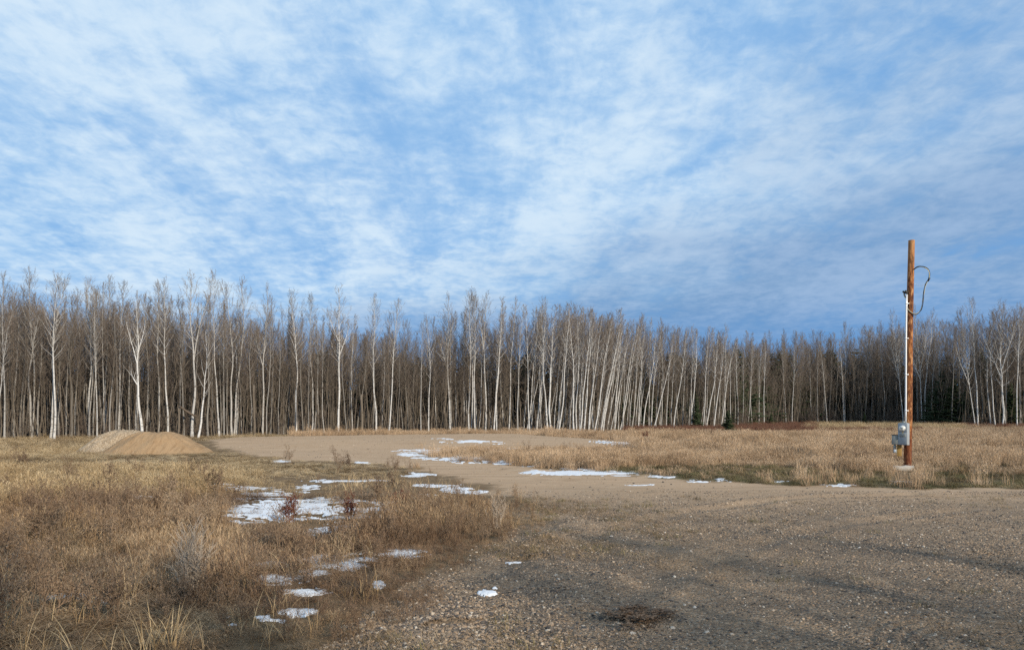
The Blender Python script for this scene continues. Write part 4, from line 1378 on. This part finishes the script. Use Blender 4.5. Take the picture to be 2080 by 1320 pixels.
def plant_cover():
    r = np.random.default_rng(2024)
    gold = [clump(300 + i, 'grass_gold') for i in range(4)] + [stalks(310 + i, 'grass_gold') for i in range(3)]
    brown = [clump(320 + i, 'grass_brown', 44, .15, (.18, .48), (.1, 1.0), (.4, 2.0)) for i in range(4)] + \
            [stalks(330 + i, 'grass_brown', 18, .13, (.3, .6)) for i in range(2)] + \
            [clump(340 + i, 'grass_brown', 60, .2, (.15, .4), (.8, 1.35), (.1, .5), .004) for i in range(3)]
    rusty = []
    for m in brown:
        m = m.copy()
        m.materials.clear()
        m.materials.append(M['grass_rust'])
        rusty.append(m)
    weeds = [forb(350 + i, 'weed', .42 + .06 * i, 6, 11) for i in range(4)]
    verge = [clump(360 + i, 'grass_verge', 60, .2, (.12, .32), (.3, 1.2), (.3, 1.4), .006) for i in range(4)]
    field = [clump(370 + i, 'grass_field', 44, .22, (.3, .7), (0, .35), (.05, .8), .009, 3) for i in range(3)] + [stalks(380 + i, 'grass_field', 34, .26, (.45, .75), .006) for i in range(3)]
    # --- left field: golden beyond, brown and weedy near
    for nm, n, d0, d1, sc in (('near', 10500, 4.4, 13, .9), ('mid', 19000, 13, 33, 1.1), ('far', 9000, 33, 60, 1.6)):
        X, Y = sample(n, -.86, .25, d0, d1, r)
        sd = poly_sd(X, Y, GRAVEL)
        edge = sd + (fbm(X * 1.1, Y * 1.1, 4, 21) - .5) * 1.6
        sm = snow_mask(X, Y)
        mud = fbm(X * .5 + 7, Y * .8, 4, 90)
        xi, yi = CX + F * X / Y, HY + F * EYE / Y
        bare = np.clip(sstep(35, 8, np.abs(yi - 985)) * sstep(420, 620, xi), 0, 1)        # trampled, snow-flecked strip by the drive
        keep = (edge < .15) & (Y < front(xi) + 1.0) & (r.uniform(0, 1, n) > .80 * np.clip(sm * 4, 0, 1)) & (r.uniform(0, 1, n) > .62 * bare)
        clear = 1 - np.sqrt(((xi - 640) / 230) ** 2 + ((yi - 1048) / 36) ** 2)
        keep &= r.uniform(0, 1, n) > .72 * np.clip(clear * 3, 0, 1)
        keep &= ~((X + 15.3) ** 2 / 2.2 ** 2 + (Y - 32.1) ** 2 / 1.7 ** 2 < 1)
        X, Y, mud, xi, yi, bare, edge, sm = (a[keep] for a in (X, Y, mud, xi, yi, bare, edge, sm))
        g = (fbm(X * .35, Y * .35, 3, 95) - .5) * 1.6 + sstep(1075, 965, yi + (xi - 200) * .05)
        is_gold = g - 1.3 * sstep(700, 850, xi) * sstep(962, 975, yi) > .5
        size = sc * r.uniform(.6, 1.25, len(X)) * (1 - .55 * bare) * (1 - .35 * sstep(820, 950, xi)) * np.clip(.38 + .62 * sstep(.1, -2.2, edge), .3, 1)
        tall = np.clip(.75 + 1.8 * (fbm(X * .7, Y * .7, 3, 97) - .45), .30, 1.35) * r.uniform(.75, 1.25, len(X))
        tall *= 1 - .5 * sstep(21, 25, Y) * sstep(-19, -17.5, X) * sstep(-10, -12, X)
        tall *= (1 - .62 * sstep(-7, -3, edge) * sstep(12, 14.5, Y)) * (1 - .45 * np.clip(sm * 4, 0, 1))
        tall *= (.70 - .25 * sstep(8.2, 5, Y)) * (1 - .55 * sstep(10, 22, Y)) * (1 - .35 * sstep(30, 40, Y))
        k = is_gold
        if k.any():
            lay('golden_grass', X[k], Y[k], r.integers(0, 7, k.sum()), size[k], r, gold, 'golden dry grass over the left field', tall[k])
        k = ~is_gold
        if k.any():
            rust = (fbm(X * .42 + 11, Y * .42, 3, 111) > .53) & (Y < 17)
            pick = np.where(r.uniform(0, 1, len(X)) < .42, r.integers(6, 9, len(X)), r.integers(0, 6, len(X)))
            kk = k & ~rust
            lay('brown_grass', X[kk], Y[kk], pick[kk], size[kk], r, brown, 'brown matted dry grass in the near left field', tall[kk])
            kk = k & rust
            if kk.any():
                lay('rusty_grass', X[kk], Y[kk], pick[kk], size[kk], r, rusty, 'rust-brown matted grass patches in the near left field', tall[kk])
        if nm != 'far':
            k = (r.uniform(0, 1, len(X)) < (.05 if nm == 'near' else .03)) & (fbm(X * .7, Y * .7, 2, 99) > .45) & (Y < 24)
            lay('dead_weeds', X[k] + .07, Y[k], r.integers(0, 4, k.sum()), (size[k] * .95 + .1), r, weeds, 'dead brown weed stalks standing in the left grass')
    # --- long pale straws bent over the near grass
    n = 1700
    X, Y = sample(n, -.80, .02, 4.8, 19, r)
    k = poly_sd(X, Y, GRAVEL) < -.1
    k &= r.uniform(0, 1, n) < sstep(.35, .65, fbm(X * .6, Y * .6, 3, 120)) * .9
    bent = [clump(415 + i, 'grass_gold', 11, .16, (.3, .6), (.1, .9), (.5, 2.0), .005, 5) for i in range(4)]
    lay('bent_straw', X[k], Y[k], r.integers(0, 4, k.sum()), r.uniform(.6, 1.0, k.sum()), r, bent, 'long pale straws bent over the near left grass')
    # --- weedy tongue of taller grass by the bend of the drive
    n = 300
    xi, yi = r.normal(905, 72, n), r.normal(1055, 24, n)
    X, Y = px(xi, yi)
    k = poly_sd(X, Y, GRAVEL) < .35
    lay('tall_grass', X[k], Y[k], r.integers(0, 6, k.sum()), r.uniform(.4, .65, k.sum()), r, [brown[4], rusty[4], rusty[5], brown[5], weeds[0], weeds[2]], 'taller brown grass and weed stalks by the bend of the drive')
    # --- right field and grass island
    for n, d0, d1, sc in ((16000, 14, 32, .72), (17000, 32, 65, 1.0), (15000, 65, 132, 1.7)):
        X, Y = sample(n, -.30, .86, d0, d1, r)
        xi, yi = CX + F * X / Y, HY + F * EYE / Y
        sd = poly_sd(X, Y, GRAVEL) + (fbm(X * 1.1, Y * 1.1, 4, 21) - .5) * 1.2
        right = ((X > px_d(845, Y)) | (Y > 46)) & ~((xi < 1150) & (yi > 951))
        keep = (sd < .1) & right & (Y < front(xi) + .8) & (yi < 1010) & (r.uniform(0, 1, n) > .9 * np.clip(snow_mask(X, Y) * 3, 0, 1))
        keep &= ~((xi > 1280) & (xi < 1650) & (Y > 71) & (r.uniform(0, 1, n) < .8)) & ~((xi > 1650) & (xi < 1870) & (Y > 84))
        keep &= ~((np.abs(xi - 1836) < 22) & (yi > 948) & (yi < 978))
        X, Y, sd, xi, yi = (a[keep] for a in (X, Y, sd, xi, yi))
        fringe = (sd > -4.6 * sstep(1180, 1420, xi) - .4 + 4.5 * (fbm(X * .5, Y * .5, 3, 130) - .5)) & (Y < 31) & (xi > 1180) & (r.uniform(0, 1, len(X)) < .93) | ((xi > 1880) & (yi > 938) & (r.uniform(0, 1, len(X)) < .7))
        k = fringe
        if k.any():
            lay('verge_grass', X[k], Y[k], r.integers(0, 4, k.sum()), sc * r.uniform(.7, 1.2, k.sum()), r, verge, 'low greenish matted grass along the edge of the drive', r.uniform(.35, .9, k.sum()))
        k = ~fringe
        tall = np.clip(.60 + 1.7 * (fbm(X * .3, Y * .3, 3, 131) - .45), .25, 1.15) * r.uniform(.8, 1.2, len(X)) * (1 - .60 * sstep(38, 72, Y))
        lay('field_grass', X[k], Y[k], r.integers(0, 6, k.sum()), sc * r.uniform(.7, 1.15, k.sum()), r, field, 'tan dry grass covering the right field', tall[k])
    n = 800
    X, Y = sample(n, -.12, .82, 22, 64, r)
    k = (poly_sd(X, Y, GRAVEL) < -.8) & (X > px_d(850, Y)) & (np.abs(CX + F * X / Y - 1838) > 45) & (r.uniform(0, 1, n) < sstep(.45, .68, fbm(X * .22, Y * .22, 3, 150)))
    lay('field_weeds', X[k], Y[k], r.integers(0, 4, k.sum()), r.uniform(.7, 1.1, k.sum()), r, weeds, 'dead brown weed stalks standing in the right field')
    # --- yellow strip before the far stand
    n = 2300
    xi = r.uniform(1640, 1960, n)
    D = front(xi) - r.uniform(0, 1, n) * (front(xi) - 86)
    lay('yellow_grass', px_d(xi, D), D, r.integers(0, 4, n), r.uniform(2.0, 2.8, n), r, gold[:4], 'pale yellow grass strip before the far stand', np.full(n, .62))
    # --- straw and small weeds on the near gravel
    X, Y = sample(5200, -.35, .72, 4.5, 15, r, .8)
    sd = poly_sd(X, Y, GRAVEL)
    p = sstep(3.2, .2, sd) * .85 + .07
    k = (sd > -.1) & (r.uniform(0, 1, len(X)) < p * sstep(.40, .62, fbm(X * .8 + 3, Y * .8, 4, 40)) * 1.3)
    litter = [clump(400 + i, 'grass_brown', 26, .17, (.08, .26), (1.1, 1.5), (0, .15), .0032, 2) for i in range(3)] + [clump(405, 'grass_verge', 30, .10, (.04, .12), (.3, 1.1), (.2, .9), .004, 2)]
    lay('straw', X[k], Y[k], r.integers(0, 4, k.sum()), r.uniform(.6, 1.2, k.sum()), r, litter, 'dead straw and low tufts lying on the near gravel', None, .004, .05)
    # --- loose stones on the near gravel
    st = []
    for i in range(6):
        b = bmesh.new()
        bmesh.ops.create_icosphere(b, subdivisions=1, radius=1)
        rr = np.random.default_rng(500 + i)
        for v in b.verts:
            v.co = Vector(v.co) * rr.uniform(.72, 1.15)
            v.co.z *= .62
            v.co.x *= 1.15
        mb = MB()
        mb.bm(b)
        st.append(mb.mesh('stone', M['stone'], smooth=False))
    X, Y = sample(130000, -.45, .78, 4.3, 16, r, .60)
    sd = poly_sd(X, Y, GRAVEL) + (fbm(X * 1.1, Y * 1.1, 4, 21) - .5) * .8
    den = sstep(.34, .62, fbm(X * .55 + 9, Y * .55, 4, 140)) * .75 + .25
    k = (sd > -.15) & (r.uniform(0, 1, len(X)) < den)
    n = k.sum()
    size = np.clip(r.lognormal(math.log(.0070), .45, n), .003, .022)
    # a coarser, darker spill of stones at the near edge of the drive
    q = 9000
    xs, ys = px(r.normal(850, 120, q), np.clip(r.normal(1290, 45, q), 1180, 1400))
    kk = poly_sd(xs, ys, GRAVEL) > -.2
    X, Y = np.concatenate([X[k], xs[kk]]), np.concatenate([Y[k], ys[kk]])
    size = np.concatenate([size, np.clip(r.lognormal(math.log(.0095), .38, kk.sum()), .005, .024)])
    xf, yf = sample(5200, -.42, .75, 15, 50, r)
    kk = poly_sd(xf, yf, GRAVEL) > .3
    X, Y = np.concatenate([X, xf[kk]]), np.concatenate([Y, yf[kk]])
    size = np.concatenate([size, np.clip(r.lognormal(math.log(.015), .4, kk.sum()), .008, .04)])
    n = len(X)
    k = slice(None)
    lay('gravel', X[k], Y[k], r.integers(0, 6, n), size, r, st, 'loose mixed stones lying on the near gravel', None, .001, .4)


plant_cover()


def single_plants():
    r = np.random.default_rng(9)
    # pale grey branching weed near the camera
    items = [('weed_bush', 385, 1212, forb(600, 'weed_pale', .60, 30, 16, .34, .0034, False), 1.0, 'pale grey branching dead weed clump standing in the near left grass', 'weed'),
             ('weed_bush', 1010, 1075, forb(601, 'weed_pale', .46, 16, 12, .30, .0034, False), 1.0, 'greyish dead weed clump by the bend of the drive', 'weed'),
             ('red_weed', 590, 1062, forb(602, 'weed_red', .40, 14, 14, .22, .004), 1.0, 'dark red dead weed clump before the middle of the largest snow patch', 'weed'),
             ('red_weed', 708, 1062, forb(603, 'weed_red', .42, 9, 14, .16, .0045), 1.0, 'dark red upright weed before the right end of the largest snow patch', 'weed'),
             ('red_weed', 812, 1050, forb(604, 'weed_red', .36, 9, 12, .2, .0045), 1.0, 'small dark red weed right of the largest snow patch', 'weed'),
             ('red_weed', 1312, 896, forb(605, 'weed_red', .6, 9, 12, .2, .010), 1.0, 'dark weed stems at the snowy tip of the pad', 'weed'),
             ('red_weed', 1120, 887, forb(606, 'weed_red', .55, 8, 12, .2, .010), 1.0, 'dark weed stems left on the far edge of the pad, under the left-leaning aspen', 'weed'),
             ('red_weed', 1147, 888, forb(607, 'weed_red', .55, 8, 12, .25, .010), 1.0, 'dark weed stems right on the far edge of the pad', 'weed'),
             ('brown_weed', 1285, 1258, forb(608, 'weed', .22, 34, 10, .9, .002), 1.0, 'flattened dark brown dead weed on the near gravel', 'weed')]
    for nm, x, y, me, s, lab, cat in items:
        X, Y = px(x, y)
        o = empty(nm, (X, Y, gz(X, Y)), lab, cat)
        o.scale = (s, s, s)
        if nm == 'brown_weed':
            o.scale = (2.0, 1.7, .36)
        obj('stems', me, o)
    X, Y = px(1956, 962)
    o = empty('grass_tuft', (X, Y, gz(X, Y)), 'pale straw-coloured grass tuft right of the service pole', 'grass tuft')
    obj('blades', clump(610, 'grass_gold', 160, .12, (.3, .5), (.1, .9), (.2, 1.1), .007), o)
    X, Y = px(330, 1318)
    o = empty('grass_tuft', (X, Y, gz(X, Y)), 'tall straw blades at the bottom edge under the pale grey weed', 'grass tuft')
    obj('blades', clump(611, 'grass_gold', 46, .14, (.22, .42), (.1, .6), (.2, 1.5), .008), o)
    X, Y = px(740, 1215)
    o = empty('grass_tuft', (X, Y, gz(X, Y)), 'leaning straw tuft at the near edge of the drive', 'grass tuft')
    obj('blades', clump(612, 'grass_gold', 70, .22, (.2, .42), (.1, .8), (.2, 1.4), .005), o)


single_plants()


# ---------------------------------------------------------------- the two heaps
def heap(name, c, ax, H, flat, mat, label, seed, skew=0.0):
    n, m = 110, 70
    u = np.linspace(-1.25, 1.25, n)
    v = np.linspace(-1.25, 1.25, m)
    U, V = np.meshgrid(u, v)
    X, Y = c[0] + U * ax[0], c[1] + V * ax[1]
    r = np.sqrt(U ** 2 + V ** 2) * (1 + .16 * (fbm(U * 1.3 + seed, V * 1.3, 3, seed) - .5))
    h = np.clip((1 - r) / (1 - flat), -.3, 1)
    h = np.where(h > .5, .5 + (1 - np.exp(-(h - .5) * 2.0)) * .62, h)            # rounded crest, slopes at the angle of repose
    ang = np.arctan2(V, U)
    gully = (fbm(ang * 5.5 + 3, r * .6, 3, seed + 3) - .5) * .24 * np.clip(h, 0, 1) * np.clip(1.2 - h, 0, 1) * 2
    h = h + gully + (fbm(U * 7, V * 5, 4, seed + 5) - .5) * .09 + skew * U * np.clip(h, 0, 1)
    Z = ground_z(X.ravel(), Y.ravel()).reshape(X.shape) + H * h
    b = MB()
    b.add(np.stack([X.ravel(), Y.ravel(), Z.ravel()], 1))
    i = np.arange(m - 1)[:, None] * n
    j = np.arange(n - 1)[None, :]
    q = np.stack([i + j, i + j + 1, i + n + j + 1, i + n + j], -1).reshape(-1, 4)
    hq = h.ravel()[q].max(1)
    b.q.append(q[hq > -.12])
    return tag(b.build(name, mat), label, 'heap')


heap('sand_heap', (px_d(318, 31.6), 31.6), (2.3, 1.9), .98, .30, M['sand'], 'smooth tan sand heap lying in the grass before the wood', 3, -.06)
heap('gravel_heap', (px_d(252, 32.6), 32.6), (2.05, 1.6), 1.06, .24, M['pea_gravel'], 'greyer gravel heap behind and left of the tan sand heap', 9, 0.0)


# ---------------------------------------------------------------- service pole with its fittings
PX, PY = px(1843, 950)
PZ = gz(PX, PY)
PH = (950 - 487) / F * PY
PPM = F / PY                      # photograph pixels per metre at the pole


def service_pole():
    # local frame: x to the right as seen from the camera, y away from it
    yaw = -math.atan2(PX, PY)
    o = empty('service_pole', (PX, PY, PZ), 'reddish brown wooden service pole standing in the grass by the drive', 'utility pole')
    o.rotation_euler = Euler((0, 0, yaw))

    def loc(x, y):                # photograph pixel -> local x, z in the pole's plane
        return (x - 1843) / PPM, (950 - y) / PPM
    n = 22
    t = np.linspace(0, 1, n)
    z = np.concatenate([[-.4], t[1:] * PH])
    lean = 7.0 / PPM / PH         # the pole leans a little to the right
    cx = lambda zz: lean * zz + .008 * np.sin(zz * 1.1)
    B = MB()
    rad = .113 - .022 * t
    pts = np.stack([cx(z), .01 * np.sin(z), z], 1)
    sides = 20
    B.tube(pts, rad, sides)
    v = B.v[0]
    ang = np.arange(len(v)) % sides * 2 * np.pi / sides
    v[:, 0] += np.cos(ang) * .004 * np.sin(v[:, 2] * 3 + ang * 3)
    B.add(np.vstack([v[-sides:], [[pts[-1][0], pts[-1][1], pts[-1][2] + .012]]]), None, [(i, (i + 1) % sides, sides) for i in range(sides)])
    B.build('shaft', M['pole'], o)
    # strap round the pole
    _, zb = loc(0, 640)
    b = MB()
    b.tube(np.array([[cx(zb), 0, zb - .035], [cx(zb), 0, zb + .035]]), .104, 20, cap=True)
    b.build('strap', M['band'], o)
    # galvanised riser and its weatherhead
    b = MB()
    zt = loc(0, 597)[1]
    z0 = loc(0, 858)[1]
    xr = lambda zz: cx(zz) - .074 - .022 * (zz - z0) / (zt - z0)
    zz = np.linspace(z0 - .05, zt, 12)
    b.tube(np.stack([xr(zz), np.full(12, -.115), zz], 1), .027, 12, cap=True)
    riser = b.build('riser_conduit', M['conduit'], o)
    for f in (.1, .38, .66, .93):
        s = MB()
        zc = z0 + (zt - z0) * f
        s.tube(np.array([[xr(zc), -.115, zc - .015], [xr(zc), -.115, zc + .015]]), .034, 12, cap=True)
        s.box((xr(zc) + .04, -.10, zc), (.07, .012, .03))
        s.build('clamp', M['conduit'], riser)
    h = MB()
    a = np.linspace(0, 2.5, 9)
    h.tube(np.stack([xr(zt) - .05 + .05 * np.cos(a), np.full(9, -.115), zt - .01 + .07 * np.sin(a) + .03], 1), [.034, .038, .044, .048, .05, .05, .05, .048, .042], 12, cap=True)
    h.build('weatherhead', M['black'], riser)
    # wires: loop hanging from the weatherhead to the spike near the pole top
    pix = [(1836.5, 590), (1838, 599), (1841.5, 606), (1842, 615), (1843, 624), (1848, 632), (1855, 637.5), (1861, 637), (1867, 630), (1869.5, 620),
           (1871, 608), (1872, 598), (1873.5, 586), (1876.5, 577), (1880.5, 570), (1882, 560), (1880, 551), (1874, 545), (1866, 542.5), (1860, 543.5), (1855, 547)]
    P = np.array([[loc(*p)[0], -.11, loc(*p)[1]] for p in pix])
    P[0, 1] = -.09
    P[-1, 1] = -.07
    # smooth (Catmull-Rom)
    Q = np.vstack([2 * P[0] - P[1], P, 2 * P[-1] - P[-2]])
    out = []
    for i in range(1, len(Q) - 2):
        for s in np.linspace(0, 1, 7)[:-1]:
            p0, p1, p2, p3 = Q[i - 1:i + 3]
            out.append(.5 * (2 * p1 + (p2 - p0) * s + (2 * p0 - 5 * p1 + 4 * p2 - p3) * s * s + (3 * p1 - p0 - 3 * p2 + p3) * s ** 3))
    out.append(P[-1])
    C = np.array(out)
    L = np.concatenate([[0], np.cumsum(np.linalg.norm(np.diff(C, axis=0), axis=1))])
    tan = np.gradient(C, axis=0)
    tan /= np.linalg.norm(tan, axis=1, keepdims=True)
    nrm = np.cross(tan, [0, 1., 0])
    for ph, mat, nm in ((0, 'black', 'black_wire'), (2.1, 'ivory', 'pale_wire'), (4.2, 'black', 'black_wire')):
        tw = L * 4.2 + ph
        W = C + nrm * (.014 * np.cos(tw))[:, None] + np.array([0, 1., 0]) * (.014 * np.sin(tw))[:, None]
        b = MB()
        b.tube(W, .0088, 6, cap=True)
        b.build(nm, M[mat], o)
    b = MB()
    p = C[int(len(C) * .70)]
    b.tube(np.array([p + [-.02, 0, -.05], p + [.03, 0, .05]]), .026, 8, cap=True)
    b.build('splice', M['black'], o)
    # thin tie wire
    b = MB()
    s = np.linspace(0, 1, 12)
    x0, zz0 = loc(1856, 575)
    x1, _ = loc(1878, 572)
    b.tube(np.stack([x0 + (x1 - x0) * s, np.full(12, -.05), zz0 - .09 * np.sin(s * 3.14)], 1), .003, 4)
    b.build('tie_wire', M['conduit'], o)
    # board the boxes are screwed to
    M_box = Matrix.Translation((PX, PY, PZ)) @ Matrix.Rotation(yaw, 4, 'Z')
    bx = Matrix.Rotation(R(-27), 4, 'Z')        # boxes are turned, their right sides show
    b = MB()
    xb, zb = loc(1828.5, 909)
    b.box((xb + .005, -.10, zb), (.13, .05, .46), None, .004)
    b.build('mounting_board', M['board'], o)
    return yaw, loc


YAW, LOC = service_pole()


def boxes():
    base = Matrix.Translation((PX, PY, PZ)) @ Matrix.Rotation(YAW, 4, 'Z')

    def at(xpix, ypix, depth, turn):
        x, z = LOC(xpix, ypix)
        return base @ Matrix.Translation((x, depth, z)) @ Matrix.Rotation(R(turn), 4, 'Z')
    # meter cabinet: its origin at the bottom centre of the back
    w, d, h = .285, .15, (901 - 857) / PPM
    o = empty('meter_box', (0, 0, 0), 'grey steel electric meter cabinet with round glass meter on the pole', 'meter box')
    o.matrix_world = at(1838.5, 901, -.13, -24)
    b = MB()
    b.box((0, -d / 2, h / 2), (w, d, h), None, .008)
    b.build('cabinet', M['cabinet'], o)
    b = MB()
    b.box((0, -d - .004, h * .30), (w * .93, .012, h * .55), None, .003)
    cov = b.build('lower_cover', M['cabinet'], o)
    b = MB()
    b.box((.005, -d - .022, h * .455), (w * .60, .026, h * .135), None, .004)
    b.build('breaker_flap', M['cabinet_dark'], cov)
    b = MB()
    b.box((0, -d - .004, h * .79), (w * .93, .012, h * .39), None, .003)
    b.build('meter_cover', M['cabinet'], o)
    b = MB()
    b.box((.01, -d - .014, h * .565), (.03, .012, .03), None, .002)
    b.build('seal', M['brass'], o)
    b = MB()
    b.box((0, -d / 2, h + .008), (w * .7, d * .7, .022), None, .003)
    b.tube(np.array([[-.01, -.06, h + .01], [-.01, -.06, h + .06]]), .042, 12, cap=True)
    b.build('hub', M['cabinet_dark'], o)
    zc = h * .765
    b = MB()
    b.tube(np.array([[0, -d - .008, zc], [0, -d - .03, zc]]), .094, 24, cap=True)
    meter = b.build('meter', M['conduit'], o)
    b = MB()
    b.tube(np.array([[0, -d - .03, zc], [0, -d - .062, zc]]), .072, 24, cap=True)
    b.build('dial', M['dial'], meter)
    b = MB()
    b.box((0, -d - .066, zc + .012), (.072, .006, .022), None, .001)
    b.build('display', M['black'], meter)
    b = MB()
    b.box((.008, -d - .066, zc - .018), (.04, .006, .010), None, .001)
    b.build('nameplate', M['log_end'], meter)
    b = MB()
    a = np.linspace(0, 1, 6)
    b.tube(np.stack([np.zeros(6), -d - .03 - .075 * a, np.full(6, zc)], 1), [.088, .088, .087, .083, .07, .03], 24, cap=True)
    b.build('glass_dome', M['glass'], meter)
    # smaller box on the left
    o = empty('breaker_box', (0, 0, 0), 'small grey outlet box hung left of the meter cabinet', 'electrical box')
    h2 = (900 - 881) / PPM
    o.matrix_world = at(1822, 900.5, -.10, -14)
    b = MB()
    b.box((0, -.05, h2 / 2), (.175, .10, h2), None, .006)
    b.build('body', M['cabinet_dark'], o)
    b = MB()
    b.box((0, -.107, h2 / 2 + .005), (.165, .012, h2 * .96), None, .003)
    b.build('door', M['cabinet_dark'], o)
    b = MB()
    b.box((0, -.06, h2 + .008), (.185, .13, .014), None, .003)
    b.build('rain_lip', M['black'], o)
    b = MB()
    b.tube(np.array([[-.01, -.05, 0], [-.01, -.05, -.05]]), .028, 10, cap=True)
    b.box((-.01, -.05, -.08), (.075, .06, .09), None, .004)
    b.box((.0, -.05, -.20), (.09, .06, .12), None, .004)
    b.build('outlet', M['cabinet_dark'], o)
    b = MB()
    b.box((.004, -.085, -.20), (.06, .012, .085), None, .003)
    b.build('outlet_cover', M['conduit'], o)
    # weathered log at the foot
    X, Y = px(1835, 956)
    o = empty('log', (X, Y, gz(X, Y)), 'short weathered grey log lying at the foot of the service pole', 'log')
    o.rotation_euler = (0, 0, YAW + R(8))
    b = MB()
    t = np.linspace(-.28, .27, 9)
    b.tube(np.stack([t, .012 * np.sin(t * 9), .085 + .008 * np.sin(t * 12)], 1), .095 + .008 * np.sin(t * 25), 14)
    b.build('trunk', M['log'], o)
    for sx in (-1, 1):
        e = MB()
        x = .28 if sx < 0 else .27
        e.tube(np.array([[sx * (x - .01), .0, .085], [sx * (x + .004), 0, .085]]), .094, 14, cap=True)
        e.build('cut_end', M['log_end'] if sx < 0 else M['log'], o)


boxes()
